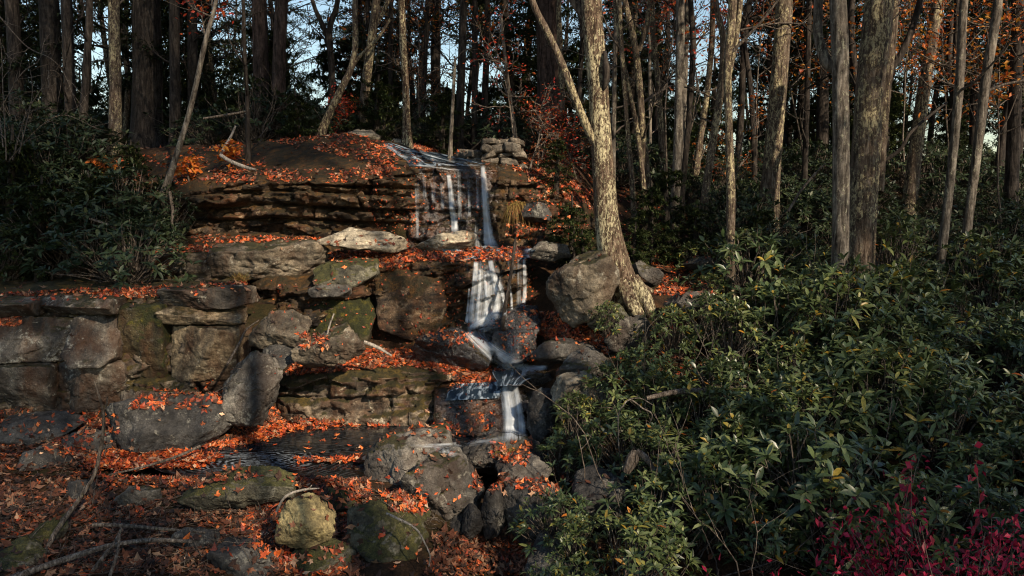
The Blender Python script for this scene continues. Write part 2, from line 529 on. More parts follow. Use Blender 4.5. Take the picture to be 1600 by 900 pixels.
def flow_mat():
    k = NT('flowing_water')
    uv = k.n('ShaderNodeTexCoord').outputs['UV']
    n = k.noise(k.map(uv, (9, 2.2, 1)), 1.0, 5, .6, .4)
    f = k.ramp(n, [(.5, 0.0), (.68, .85)])
    c = k.mix(f, (.016, .027, .04), (.5, .6, .7))
    return k.out(k.principled(Base_Color=c, Roughness=k.mix(f, (.12, .12, .12), (.45, .45, .45)), Normal=k.bump(n, .5, .05), IOR=1.33))


M['flow'] = flow_mat()
EXPOSURE = 0.68
SKY = .09
SUN = 5.0
SHADE = [(-7.4, 11, 1, 1), (-9, 9.5, .3, 1), (-8.2, 14, 3.5, 1.2), (-10.5, 15, 4.5, 1.4), (-5.4, 6.6, 0, 1.15), (-2.9, 6.0, -.1, .6), (7.2, 7.6, .8, 1.2), (6.3, 5.6, .7, 1.0), (8.5, 11.5, 1.5, 1.1), (5.6, 5.0, .6, .9), (10, 14.5, 2, 1.2), (-6, 17.2, 5, 1.2),
         (5.2, 12.6, 4, .7), (-10, 18.5, 6.5, 1.5), (-6.2, 20, 8, 1.5), (-2, 21, 8.5, 1.5), (.2, 5.9, -.2, .6), (3.6, 5.0, .4, .65),
         (-.4, 11.2, .5, .8, 1), (-5.6, 12, 1.6, .9, 1), (4.2, 13, 2.5, 1.1, 1)]  # spots darkened by trees added outside the view
# ------------------------------------------------------------------ ground
PROF = {
    -60: [(-40, -.2), (6, 0), (12, 1.6), (16, 3.6), (30, 5.0), (120, 8), (700, 12)],
    -10: [(-40, -.3), (6, .0), (9, .15), (10.9, .2), (11.4, 1.75), (12.4, 1.85), (13.5, 2.5), (15, 3.6), (17, 4.3), (30, 4.9), (120, 8), (700, 12)],
    -5.6: [(-40, -.5), (6.5, -.14), (7.8, -.08), (8.3, .07), (9.6, .06), (10.7, .15), (11.5, 1.6), (12.5, 1.75), (12.9, 2.25), (14, 2.4), (15.2, 3.6), (16.5, 4.35), (30, 4.9), (120, 8), (700, 12)],
    -4.2: [(-40, -.5), (6.5, -.16), (7.8, -.1), (8.4, .1), (9.0, -.1), (9.6, -.12), (10.2, .06), (11.3, .3), (11.7, 1.4), (12.5, 1.75), (12.9, 2.25), (14, 2.35), (14.8, 3.5), (16, 4.35), (30, 4.9), (120, 8), (700, 12)],
    -2.4: [(-40, -.5), (6.5, -.24), (7.8, -.12), (8.35, .1), (8.9, -.22), (11.1, -.22), (11.5, .65), (12.1, .72), (12.7, 2.1), (13.6, 2.3), (14.4, 3.4), (16, 4.4), (30, 4.9), (120, 8), (700, 12)],
    -1.1: [(-40, -.6), (6.5, -.35), (7.8, -.06), (8.2, .05), (8.65, .04), (9.0, -.25), (10.8, -.25), (11.4, .6), (12.1, .7), (12.8, 2.15), (13.7, 2.3), (14.5, 3.4), (15.5, 3.85), (17, 4.2), (30, 4.9), (120, 8), (700, 12)],
    0.0: [(-40, -.8), (6.5, -.65), (7.6, -.5), (8.6, -.3), (10.5, -.25), (11.0, .45), (11.6, .6), (12.4, 1.3), (12.9, 2.15), (13.8, 2.3), (14.6, 3.5), (16, 4.1), (30, 4.9), (120, 8), (700, 12)],
    1.0: [(-40, -.7), (6.5, -.4), (8, -.15), (9, .15), (9.9, .5), (10.4, .75), (10.9, .98), (11.4, 1.3), (12.4, 1.8), (13.3, 2.15), (14.2, 2.7), (15.2, 3.6), (17, 4.2), (30, 4.9), (120, 8), (700, 12)],
    2.2: [(-40, -.6), (6, -.3), (8, -.0), (9, .42), (10, .88), (10.9, 1.3), (11.5, 1.7), (12, 1.9), (13, 2.05), (14.5, 2.45), (16.5, 3.2), (19, 3.9), (30, 4.9), (120, 8), (700, 12)],
    5.0: [(-40, -.5), (4, -.2), (6, -.05), (8, .2), (10, .8), (11.5, 1.3), (13, 1.7), (16, 2.7), (20, 3.7), (30, 4.9), (120, 8), (700, 12)],
    10: [(-40, -.5), (4, -.2), (6, -.0), (8, .2), (11, .9), (13, 1.5), (16, 2.5), (20, 3.6), (30, 4.9), (120, 8), (700, 12)],
    60: [(-40, -.5), (4, -.2), (8, .3), (13, 1.5), (20, 3.6), (30, 4.9), (120, 8), (700, 12)],
}
_PX = np.array(sorted(PROF))


def ground_z(x, y):
    x = np.atleast_1d(np.asarray(x, float))
    y = np.atleast_1d(np.asarray(y, float))
    Z = np.stack([np.interp(y, [q[0] for q in PROF[k]], [q[1] for q in PROF[k]]) for k in _PX])
    i = np.clip(np.searchsorted(_PX, x) - 1, 0, len(_PX) - 2)
    t = np.clip((x - _PX[i]) / (_PX[i + 1] - _PX[i]), 0, 1)
    t = t * t * (3 - 2 * t)
    ar = np.arange(len(x))
    z = Z[i, ar] * (1 - t) + Z[i + 1, ar] * t
    P = np.stack([x, y, x * 0], -1)
    z = z + .07 * fbm(P * .9, 3, 11) + .03 * fbm(P * 4, 2, 12)
    far = smooth(18, 40, y)
    return z + far * .5 * fbm(P * .12, 3, 13)


def axis(parts):
    out = []
    for a, b, s in parts:
        out.append(np.arange(a, b, s))
    out.append(np.array([parts[-1][1]]))
    return np.concatenate(out)


ax_x = axis([(-700, -100, 60), (-100, -30, 5), (-30, -12, .8), (-12, 12, .1), (12, 30, .8), (30, 100, 5), (100, 700, 60)])
ax_y = axis([(-40, 2, 2.5), (2, 17, .1), (17, 30, .4), (30, 60, 2), (60, 160, 8), (160, 700, 60)])
GX, GY = np.meshgrid(ax_x, ax_y, indexing='ij')
GZ = ground_z(GX.ravel(), GY.ravel())
gv = np.stack([GX.ravel(), GY.ravel(), GZ], -1)
gf = grid_faces(len(ax_x), len(ax_y))
ground = link('ground', mesh_from('ground', gv, gf, M['ground']))
tag(ground, kind='structure')

SOLID = [(gv, gf)]        # what leaves can lie on and rays can hit


# ------------------------------------------------------------------ layered rock ledges
def ledge(label, st, mat, seed, amp=.12, bed=(.1, .32), joint=.9, crack=.09, sag=.0, res=.024, rough=.05, wavy=.07, end=.5, cat='rock ledge'):
    """st: stations (px, py_lip, d_lip, py_base, d_base, d_back, z_back) from left to right"""
    L, B, K = [], [], []
    for (px, pl, dl, pb, db, dk, zk) in st:
        l, b = at(px, pl, dl), at(px, pb, db)
        L.append(l)
        B.append(b)
        K.append((l[0] * dk / dl * .5 + l[0] * .5, dk, zk))
    L, B, K = map(np.array, (L, B, K))
    s = np.concatenate([[0], np.cumsum(np.linalg.norm(np.diff(L[:, :2], axis=0), axis=1))])
    nu = max(8, int(s[-1] / res))
    u = np.linspace(0, s[-1], nu)

    def ip(A):
        return np.stack([np.interp(u, s, A[:, j]) for j in range(3)], -1)
    L, B, K = ip(L), ip(B), ip(K)
    # soften kinks along the lip
    ker = np.hanning(9)
    ker /= ker.sum()

    def sm(A):
        return np.stack([np.convolve(np.pad(A[:, j], 4, mode='edge'), ker, 'valid') for j in range(3)], -1)
    L, B, K = sm(L), sm(B), sm(K)
    hmax = float(np.max(L[:, 2] - B[:, 2]))
    nf = max(6, int(hmax / res) + 4)
    ntp = max(5, int(np.max(np.linalg.norm(L - K, axis=1)) / (res * 1.6)))
    rng = np.random.default_rng(seed)
    tt = np.linspace(0, 1, ntp, endpoint=False)
    top = K[:, None, :] * (1 - tt[None, :, None]) + L[:, None, :] * tt[None, :, None]
    tf = np.linspace(0, 1.12, nf)
    face = L[:, None, :] * (1 - tf[None, :, None]) + B[:, None, :] * tf[None, :, None]
    V = np.concatenate([top, face], 1)
    nv = ntp + nf
    isf = np.zeros((nu, nv))
    isf[:, ntp:] = 1
    # rounded brow: fade displacement in from the lip
    zrel = V[:, :, 2] - B[:, None, 2]
    uu = np.repeat(u[:, None], nv, 1)
    P = V.reshape(-1, 3)
    # bedding: irregular layers, each standing proud by its own amount, with dark slots between them
    edges = [-.6]
    while edges[-1] < hmax + .8:
        edges.append(edges[-1] + rng.uniform(*bed))
    edges = np.array(edges)
    warp = wavy * fbm(np.stack([uu.ravel() * .45, zrel.ravel() * .3, uu.ravel() * 0 + seed], -1), 3, seed + 5)
    zz = zrel.ravel() + warp
    bi = np.clip(np.searchsorted(edges, zz) - 1, 0, len(edges) - 2)
    tb = (zz - edges[bi]) / (edges[bi + 1] - edges[bi])
    jx = uu.ravel() / joint + _hash(bi, bi * 0, bi * 0, seed) * 3 + .12 * fbm(np.stack([zz * 3, uu.ravel(), zz * 0], -1), 2, seed + 2)
    ji = np.floor(jx).astype(np.int64)
    tj = jx - ji
    prot = _hash(bi, bi * 0 + 3, bi * 0, seed) * .7 + _hash(bi, ji, bi * 0 + 9, seed) * .55
    slot = np.exp(-((np.minimum(tb, 1 - tb) * (edges[bi + 1] - edges[bi])) / (.011 + .012 * (1 + fbm(P * 1.7, 2, seed + 33)))) ** 2) * smooth(-.35, .1, fbm(np.stack([uu.ravel() * 1.1, np.round(zz * 5) * 3.1, uu.ravel() * 0 + seed], -1), 3, seed + 21))
    jslot = np.exp(-((np.minimum(tj, 1 - tj) * joint) / .026) ** 2) * (_hash(bi, ji, bi * 0 + 4, seed) > -.1)
    mod = .55 + .75 * (fbm(np.stack([uu.ravel() * .8, zz * .8, uu.ravel() * 0 + 3.3 * seed], -1), 3, seed + 8) > -.05) * 1.0
    rnd = fbm(P * 2.2, 5, seed + 3)
    fine = fbm(P * 9, 4, seed + 4, .6)
    qw = .25 * fbm(P * 1.3, 2, seed + 51)
    Q1 = np.stack([uu.ravel() / (joint * .62) + qw, P[:, 1] * 0 + seed, zrel.ravel() / (bed[1] * .62) + qw * .6], -1)
    v1, s1, e1 = chips(Q1, seed + 60)
    Q2 = np.stack([uu.ravel() / (joint * .24), P[:, 1] * 0 + seed * 2, zrel.ravel() / (bed[1] * .26) + qw * 2], -1)
    v2, s2, e2 = chips(Q2, seed + 70)
    facet = amp * (.5 * v1 + .7 * s1 + .26 * v2 + .42 * s2) - crack * .45 * smooth(.1, 0, e1) * (v1 > -.3) - crack * .12 * smooth(.12, 0, e2)
    out = amp * prot - crack * slot * mod - crack * jslot + amp * .22 * rnd + rough * fine + facet
    # bulge of each bed
    out += amp * .22 * (1 - np.abs(2 * tb - 1) ** 5) * mod
    rough2 = fbm(P * 4.5 + 7, 4, seed + 14, .6)
    out += amp * .35 * rough2
    out = out.reshape(nu, nv)
    d_lip = np.zeros((nu, nv))
    lipd = np.linalg.norm(V - L[:, None, :], axis=2)
    w = isf * smooth(0, .10, lipd) + (1 - isf) * 0
    nrm = np.stack([-np.gradient(L[:, 1], u), np.gradient(L[:, 0], u) * -1, u * 0], -1)
    nrm = np.stack([np.gradient(L[:, 1], u), -np.gradient(L[:, 0], u), u * 0], -1)
    nrm /= np.linalg.norm(nrm, axis=1)[:, None] + 1e-9
    V = V + nrm[:, None, :] * (out * (w + .35 * (1 - w) * isf))[:, :, None]
    # brow follows the topmost bed a little, tops get uneven
    lipo = out[:, ntp][:, None]
    V = V + nrm[:, None, :] * ((1 - isf) * .55 * smooth(.6, 0, lipd) * lipo)[:, :, None]
    tn = (fbm(P * 1.6, 4, seed + 6) * .075 + fbm(P * 7, 3, seed + 7) * .025).reshape(nu, nv)
    br = np.exp(-(lipd / .16) ** 2) * .055
    V[:, :, 2] += tn * ((1 - isf) + isf * smooth(.3, 0, lipd)) - br
    # the two ends turn back into the hill
    eu = np.minimum(u, u[-1] - u)
    back = end * (1 - np.sqrt(np.clip(1 - (1 - np.clip(eu / (end + 1e-6), 0, 1)) ** 2, 0, 1)))
    V = V - nrm[:, None, :] * back[:, None, None]
    V = V.reshape(-1, 3)
    F = grid_faces(nu, nv)[:, ::-1]
    o = link('rock_ledge', mesh_from('rock_ledge', V, F, M[mat]))
    tag(o, label, cat)
    SOLID.append((V, F))
    return o


ledge('broad grey-brown cliff of cracked layers standing lowest at the far left', [
    (-260, 470, 10.9, 690, 10.5, 13, 2.0), (-60, 466, 11.0, 680, 10.6, 13, 2.0), (60, 458, 11.0, 655, 10.7, 12.8, 1.97), (200, 458, 11.0, 640, 10.75, 12.7, 1.96), (300, 455, 11.05, 625, 10.8, 12.7, 1.96),
    (372, 444, 11.25, 600, 11.0, 12.7, 1.98), (398, 446, 11.8, 590, 11.6, 12.7, 1.95)], 'ledge_grey', 21, amp=.11, bed=(.24, .6), joint=.85, crack=.15)
ledge('dark mossy wet wall between the grey cliff and the middle waterfall', [
    (380, 440, 12.2, 600, 12.0, 13.2, 2.1), (470, 440, 12.25, 590, 12.0, 13.2, 2.15), (560, 420, 12.35, 575, 12.05, 13.3, 2.3), (640, 405, 12.45, 570, 12.05, 13.4, 2.38), (720, 402, 12.4, 560, 11.95, 13.6, 2.42),
    (800, 402, 12.4, 530, 12.0, 13.6, 2.42), (845, 405, 12.6, 520, 12.3, 13.6, 2.42)], 'ledge_moss', 33, amp=.17, bed=(.1, .34), joint=.7)
ledge('brown square-cut ledge block left of the long grey slab', [
    (185, 402, 12.6, 452, 12.5, 14.2, 2.5), (260, 394, 12.6, 446, 12.5, 14.2, 2.5), (345, 392, 12.6, 446, 12.5, 14.2, 2.5)], 'ledge_grey', 45, amp=.05, bed=(.2, .5), joint=.9, end=.25)
ledge('low mossy step under the upper cliff with yellow leaves along it', [
    (190, 384, 13.2, 402, 13.1, 14.4, 2.62), (300, 377, 13.2, 395, 13.1, 14.4, 2.68), (420, 376, 13.3, 395, 13.2, 14.4, 2.68), (540, 378, 13.5, 398, 13.4, 14.4, 2.62), (640, 386, 13.6, 400, 13.5, 14.4, 2.5)],
    'ledge_moss', 47, amp=.04, bed=(.1, .2), joint=.7, end=.25)
ledge('tall dark cliff of overhanging strata left of the upper waterfall', [
    (190, 318, 13.9, 385, 13.9, 16.0, 4.15), (270, 300, 13.8, 385, 13.9, 16.0, 4.25), (340, 284, 13.7, 382, 13.9, 16.0, 4.3), (420, 279, 13.6, 380, 13.9, 16.0, 4.45), (520, 276, 13.6, 380, 13.9, 15.9, 4.5),
    (600, 268, 13.7, 382, 13.9, 15.8, 4.35), (640, 262, 13.9, 385, 13.9, 15.6, 4.15), (672, 258, 14.5, 385, 14.3, 15.5, 4.05)], 'ledge_moss', 57, amp=.2, bed=(.1, .46), joint=1.1, crack=.2, wavy=.1)
ledge('wet blue-black stepped rock face behind the upper waterfall', [
    (630, 256, 14.2, 392, 13.6, 15.4, 4.0), (690, 258, 14.15, 395, 13.55, 15.4, 3.95), (745, 262, 14.1, 395, 13.5, 15.3, 3.9), (775, 262, 14.1, 395, 13.55, 15.3, 3.95), (800, 266, 14.4, 395, 14.0, 15.3, 3.95)],
    'ledge_wet', 61, amp=.11, bed=(.16, .34), joint=.6, crack=.07, end=.2)
ledge('brown moss-topped rock face right of the upper waterfall', [
    (758, 268, 14.0, 392, 13.7, 15.4, 4.0), (800, 274, 13.95, 394, 13.6, 15.4, 4.0), (850, 288, 14.0, 392, 13.6, 15.2, 3.75), (890, 312, 14.2, 388, 13.8, 15, 3.5), (930, 335, 14.6, 385, 14.3, 15, 3.2)],
    'ledge_moss', 67, amp=.16, bed=(.2, .45), joint=.7, crack=.1, end=.3)
ledge('leaf-strewn rock shelf in the middle of the falls, pale lichen on its face', [
    (425, 592, 11.2, 672, 11.05, 12.2, .8), (500, 580, 11.15, 672, 11.0, 12.2, .85), (600, 572, 11.15, 670, 11.0, 12.2, .88), (680, 572, 11.2, 668, 11.0, 12.2, .88), (740, 582, 11.3, 660, 11.1, 12.2, .85), (800, 585, 11.4, 640, 11.2, 12.2, .8), (850, 585, 11.5, 630, 11.4, 12.2, .85)],
    'ledge_grey', 71, amp=.14, bed=(.2, .5), joint=1.1, crack=.05, end=.25)
ledge('wet dark rock lip under the lowest cascade beside the pool', [
    (672, 628, 10.75, 690, 10.5, 11.4, .62), (720, 618, 10.7, 690, 10.4, 11.5, .68), (780, 610, 10.7, 690, 10.4, 11.5, .72), (815, 608, 10.75, 690, 10.45, 11.5, .72), (850, 612, 10.9, 680, 10.8, 11.5, .75)],
    'ledge_wet', 73, amp=.06, bed=(.2, .5), joint=.7, crack=.04, end=.2)


# ------------------------------------------------------------------ boulders
_ico = {}


def ico(sub):
    if sub not in _ico:
        bm = bmesh.new()
        bmesh.ops.create_icosphere(bm, subdivisions=sub, radius=1)
        V = np.array([v.co[:] for v in bm.verts])
        F = np.array([[v.index for v in f.verts] for f in bm.faces])
        bm.free()
        V /= np.linalg.norm(V, axis=1)[:, None]
        _ico[sub] = (V, F)
    return _ico[sub]


def rock_shape(poly, y, thick, seed, sub=5, soft=30, amp=.036, tilt=.5, strat=0.0, facets=4, ch=.72):
    """rock whose outline from the path is the convex polygon poly (pixels) at distance y, thick metres deep"""
    rng = np.random.default_rng(seed)
    c2 = np.mean(poly, axis=0)
    C = at(c2[0], c2[1], y)
    W = np.array([at(p[0], p[1], y) for p in poly]) - C
    ab = np.stack([W[:, 0], W[:, 2]], -1)
    lo, hi = ab.min(0), ab.max(0)
    mid = (lo + hi) / 2
    ab = ab - mid
    C = C + np.array([mid[0], 0, mid[1]])
    A, B = (hi - lo) / 2
    T = thick * .42
    pl = []
    n = len(ab)
    ccw = sum(ab[i, 0] * ab[(i + 1) % n, 1] - ab[(i + 1) % n, 0] * ab[i, 1] for i in range(n)) > 0
    for i in range(n):
        a, b = ab[i], ab[(i + 1) % n]
        e = b - a
        nn = np.array([e[1], -e[0]]) if ccw else np.array([-e[1], e[0]])
        nn = nn / (np.linalg.norm(nn) + 1e-9)
        o = max(nn.dot(a), .03)
        t = rng.uniform(-tilt, tilt)
        pl.append((nn[0] * A, t * T, nn[1] * B, o))
    for k in range(facets):
        fx, fz = rng.uniform(-.75, .75, 2)
        nv = np.array([fx / A * T, -1, fz / B * T])
        pl.append((nv[0] * A, nv[1] * T, nv[2] * B, T * rng.uniform(.85, 1.15)))
        nv = np.array([rng.uniform(-.6, .6) / A * T, 1, rng.uniform(-.6, .6) / B * T])
        pl.append((nv[0] * A, nv[1] * T, nv[2] * B, T * rng.uniform(.8, 1.1)))
    pl = np.array(pl)
    D, F = ico(sub)
    q = np.clip(D @ pl[:, :3].T / pl[:, 3][None], 0, None)
    r = (q ** soft).sum(1) ** (-1 / soft)
    S = np.array([A, T, B])
    V = D * r[:, None] * S
    size = (A * B * T) ** (1 / 3)
    nd = V / (np.linalg.norm(V, axis=1)[:, None] + 1e-9)
    Pn = V + seed * 3.7
    dsp = amp * size * 1.6 * fbm(Pn * (1.6 / size), 4, seed) + .018 * fbm(Pn * 9, 4, seed + 5, .6)
    dsp += .022 * size ** .5 * np.round(fbm(Pn * (3.2 / size), 3, seed + 31) * 5) / 5 * 1.6
    rid = 1 - np.abs(fbm(Pn * (1.1 / size), 3, seed + 2))
    dsp -= amp * size * 1.1 * smooth(.9, 1.0, rid)
    if strat:
        dsp += strat * (np.abs(((V[:, 2] + .06 * fbm(Pn * 1.5, 2, seed + 9)) / .11) % 1 - .5) - .25)
    v1, s1, e1 = chips(Pn * (1.9 / size), seed + 60)
    v2, s2, e2 = chips(Pn * (4.6 / size), seed + 70)
    dsp += size * ch * (.05 * v1 + .075 * s1 + .018 * v2 + .034 * s2 - .02 * smooth(.07, 0, e1))
    V = V + nd * dsp[:, None]
    return V, F, C


def boulder(label, poly, y, thick, mat, seed, name='boulder', cat='boulder', **kw):
    V, F, C = rock_shape(poly, y, thick, seed, **kw)
    o = link(name, mesh_from(name, V, F, M[mat]), loc=C)
    tag(o, label, cat)
    SOLID.append((V + C, F))
    return o


def bx(x0, y0, x1, y1, k=.25):
    """chamfered box outline"""
    w, h = (x1 - x0) * k, (y1 - y0) * k
    return [(x0 + w, y0), (x1 - w, y0), (x1, y0 + h), (x1, y1 - h), (x1 - w, y1), (x0 + w, y1), (x0, y1 - h), (x0, y0 + h)]


BO = boulder
BO('long smooth grey rock slab at mid height on the left ledge', [(318, 405), (335, 384), (400, 377), (500, 378), (524, 396), (500, 418), (492, 438), (400, 441), (330, 438)], 12.75, 1.3, 'boulder_warm', 3, sub=6, amp=.05, strat=.025)
BO('pale tan layered slab lying below the upper cliff', [(505, 378), (552, 357), (600, 362), (638, 377), (636, 390), (580, 393), (520, 386)], 12.9, .8, 'boulder_pale', 4, strat=.03)
BO('pale broken slab tilted up at the foot of the upper waterfall', [(648, 386), (668, 378), (725, 359), (742, 366), (736, 382), (706, 392), (660, 393)], 13.0, .7, 'boulder_pale', 5, strat=.025)
BO('mossy brown block on the ledge just right of the grey slab', [(490, 420), (505, 412), (585, 408), (590, 430), (560, 447), (496, 441)], 12.25, .6, 'boulder_moss', 6)
BO('pale flat stone sticking out of the mossy middle wall', [(482, 452), (500, 444), (545, 444), (550, 456), (538, 466), (490, 466)], 12.05, .5, 'boulder_grey', 7)
BO('grey topped boulder heading the pile left of the middle shelf', [(392, 520), (420, 488), (462, 486), (484, 512), (470, 530), (405, 542), (394, 538)], 10.9, .75, 'boulder_warm', 8, sub=6)
BO('small dark stone wedged in the boulder pile, between the taller boulders', [(412, 545), (440, 536), (462, 540), (464, 560), (430, 573), (414, 568)], 10.75, .45, 'boulder_dark', 9)
BO('wide wedge-shaped boulder with leaves on top, right of the pile', [(462, 548), (505, 520), (545, 504), (570, 540), (555, 560), (510, 572), (468, 570)], 10.6, .7, 'boulder_warm', 10, sub=6)
BO('upright narrow boulder leaning right at the end of the grey cliff', [(350, 600), (392, 553), (405, 550), (441, 592), (425, 625), (408, 668), (352, 655), (345, 630)], 10.3, .7, 'boulder_grey', 12, sub=6)
BO('large flat-topped slab covered with leaves at the foot of the grey cliff', [(165, 642), (215, 625), (330, 612), (352, 640), (355, 660), (330, 695), (265, 705), (180, 672)], 10.0, 1.1, 'boulder_dark', 13, sub=6)
BO('big rounded boulder under the roots of the lichened tree', [(853, 445), (880, 412), (945, 392), (962, 430), (925, 490), (895, 510), (868, 490)], 11.35, 1.1, 'boulder_warm', 14, sub=6, amp=.03, soft=10, ch=.5)
BO('tilted grey slab lying right of the lichened tree trunk', [(990, 412), (1000, 407), (1036, 428), (1033, 442), (1022, 446), (992, 424)], 12.0, .35, 'boulder_grey', 15)
BO('large grey boulder with scattered orange leaves at the pool edge', [(570, 715), (585, 694), (640, 687), (695, 712), (705, 740), (650, 800), (600, 770), (572, 745)], 8.75, 1.0, 'boulder_grey', 16, sub=6)
BO('largest smooth grey boulder in front of the pool outlet', [(632, 755), (675, 710), (722, 712), (755, 765), (740, 800), (690, 815), (650, 795)], 8.15, .9, 'boulder_grey', 17, sub=6)
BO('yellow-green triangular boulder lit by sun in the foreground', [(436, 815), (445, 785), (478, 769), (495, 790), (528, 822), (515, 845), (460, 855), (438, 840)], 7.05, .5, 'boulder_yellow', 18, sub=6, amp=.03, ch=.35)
BO('massive dark olive boulder at the bottom centre of the foreground', [(543, 870), (546, 800), (575, 785), (620, 800), (655, 840), (664, 880), (640, 915), (560, 920)], 7.35, .8, 'boulder_moss', 19, sub=6)
BO('brown rounded boulder heaped with dead leaves behind the dark olive boulder', [(585, 790), (620, 772), (660, 785), (672, 815), (655, 838), (610, 830)], 7.8, .5, 'boulder_moss', 20)
BO('flat moss-green rock among orange leaves left of the yellow boulder', [(285, 772), (330, 748), (410, 741), (460, 752), (462, 775), (400, 788), (310, 786)], 7.9, .5, 'boulder_moss', 22, sub=6)
BO('oval upright stone tucked under the right side of the smooth boulder', [(752, 790), (762, 762), (778, 758), (789, 800), (782, 836), (758, 840)], 7.9, .4, 'boulder_dark', 23, soft=9)
BO('small speckled stone under the overhang of the smooth boulder', [(722, 805), (735, 788), (752, 800), (753, 830), (735, 842), (722, 832)], 7.85, .35, 'boulder_dark', 24, soft=9)
BO('low brown stone in shadow under the smooth boulder', [(696, 815), (725, 800), (735, 825), (720, 840), (700, 838)], 7.95, .35, 'boulder_dark', 25)
BO('flat dark stone at the bottom edge below the yellow boulder', [(452, 868), (480, 852), (540, 855), (552, 885), (520, 900), (462, 895)], 7.0, .5, 'boulder_moss', 26)
BO('long dark rock sloping along the bottom edge left of centre', [(333, 860), (350, 846), (400, 850), (452, 890), (455, 915), (350, 910)], 6.9, .6, 'boulder_dark', 27)
BO('small olive stone between the yellow boulder and the dark olive boulder', [(503, 775), (515, 762), (552, 770), (558, 795), (520, 800)], 7.85, .4, 'boulder_moss', 28)
BO('dark peaked rock at the left edge above the leaf bank', [(15, 760), (35, 710), (62, 700), (98, 730), (96, 770), (40, 790)], 9.0, .8, 'boulder_dark', 29, sub=6)
BO('low dark rock slab half buried at the far left under the cliff', [(-20, 690), (0, 662), (70, 652), (120, 668), (60, 700), (0, 706)], 10.1, .9, 'boulder_dark', 30)
BO('mossy olive rock in the bottom left corner', [(-5, 890), (5, 860), (40, 852), (62, 870), (55, 905), (5, 912)], 6.9, .5, 'boulder_moss', 31)
BO('lichened slanting stone above the corner rock on the left', [(38, 850), (60, 822), (88, 808), (98, 830), (80, 862), (50, 872)], 7.4, .4, 'boulder_moss', 32)
BO('small lichen-spotted stone sunk among leaves left of the flat mossy rock', [(178, 780), (205, 760), (250, 762), (255, 785), (220, 795), (190, 795)], 8.1, .4, 'boulder_grey', 33)
BO('dark low stone beside the bare bent stick', [(98, 780), (110, 752), (140, 750), (160, 775), (150, 795), (110, 795)], 8.3, .4, 'boulder_dark', 34)
BO('broad flat brown slab with grass tuft right of the pool outlet', [(720, 712), (760, 690), (815, 680), (842, 690), (835, 720), (780, 742), (735, 735)], 9.3, .9, 'boulder_grey', 35, sub=6)
BO('low grey stone below the grass-tufted slab', [(775, 735), (800, 718), (840, 712), (862, 735), (840, 758), (790, 755)], 8.7, .6, 'boulder_grey', 36)
BO('block-shaped dark boulder with leaves on top beside the laurel bushes', [(782, 775), (795, 752), (850, 755), (885, 790), (890, 850), (830, 860), (800, 830)], 8.0, .8, 'boulder_dark', 37, sub=6)
BO('black-stained boulder half hidden in the laurel bushes', [(890, 790), (900, 755), (960, 744), (992, 770), (990, 810), (930, 828), (895, 822)], 7.9, .7, 'boulder_dark', 38, sub=6)
BO('shiny black wet boulder splitting the middle falls', [(752, 520), (770, 494), (800, 480), (838, 482), (848, 505), (835, 522), (765, 530)], 11.75, .7, 'boulder_wet', 39, sub=6)
BO('dark rounded leafy boulder left of the middle cascade foot', [(645, 545), (660, 525), (705, 515), (750, 528), (772, 555), (760, 570), (660, 568)], 11.45, .7, 'boulder_wet', 40, sub=6)
BO('wet brown stone under the black boulder with clinging leaves', [(770, 540), (780, 520), (835, 515), (842, 555), (820, 565), (780, 562)], 11.5, .5, 'boulder_wet', 41)
BO('crumbly layered stone right of the middle pool', [(842, 545), (858, 530), (905, 532), (935, 548), (925, 566), (850, 568)], 11.0, .6, 'boulder_grey', 42, strat=.025)
BO('smooth flat grey stone among laurel leaves right of the cascade', [(870, 585), (885, 560), (920, 551), (960, 575), (955, 598), (885, 600)], 10.4, .6, 'boulder_grey', 43)
BO('pale lichen-white boulder showing through laurel leaves', [(862, 625), (875, 590), (920, 582), (955, 605), (950, 640), (890, 650)], 9.9, .7, 'boulder_pale', 44)
BO('brown rock beside the ledge left of the rounded boulder', [(828, 392), (845, 377), (885, 382), (890, 400), (860, 408), (832, 404)], 12.3, .5, 'boulder_grey', 45)
BO('pale rounded rock on the hilltop left of the stream', [(532, 216), (548, 205), (580, 204), (594, 214), (590, 226), (545, 228)], 16.2, .6, 'boulder_pale', 46)
BO('small pinkish rock at the bend of the upper stream', [(608, 228), (618, 218), (634, 220), (638, 232), (620, 236)], 16.0, .4, 'boulder_pale', 47)
BO('grey rock under the shrubs below the lichened tree', [(945, 520), (960, 498), (1005, 492), (1020, 515), (1005, 545), (955, 545)], 10.9, .6, 'boulder_grey', 48)
BO('pale grey rock among laurels behind the rounded boulder roots', [(1042, 475), (1060, 458), (1110, 455), (1135, 470), (1120, 490), (1055, 492)], 11.0, .6, 'boulder_grey', 49)
BO('small mossy stone under the root of the lichened tree', [(915, 500), (935, 478), (968, 478), (985, 500), (960, 515), (925, 515)], 11.15, .5, 'boulder_moss', 50)
BO('dark wet stone at the right of the lowest cascade', [(822, 640), (838, 608), (866, 615), (872, 660), (850, 690), (828, 680)], 10.2, .6, 'boulder_dark', 51)
BO('small wet stone at the lip of the lowest cascade', [(812, 590), (828, 578), (858, 582), (868, 598), (840, 606), (818, 602)], 11.0, .4, 'boulder_wet', 52)
BO('dark overhanging rock right of the upper waterfall', [(815, 330), (835, 315), (855, 318), (862, 338), (840, 348), (820, 344)], 13.7, .5, 'boulder_dark', 53)
BO('half buried pale stone on the leafy slope right of the tilted slab', [(1078, 412), (1092, 400), (1115, 404), (1120, 416), (1095, 420)], 12.8, .4, 'boulder_grey', 54)
BO('brown stone below the end of the driftwood branch', [(268, 842), (290, 825), (330, 828), (345, 850), (320, 865), (280, 862)], 7.3, .4, 'boulder_dark', 55)
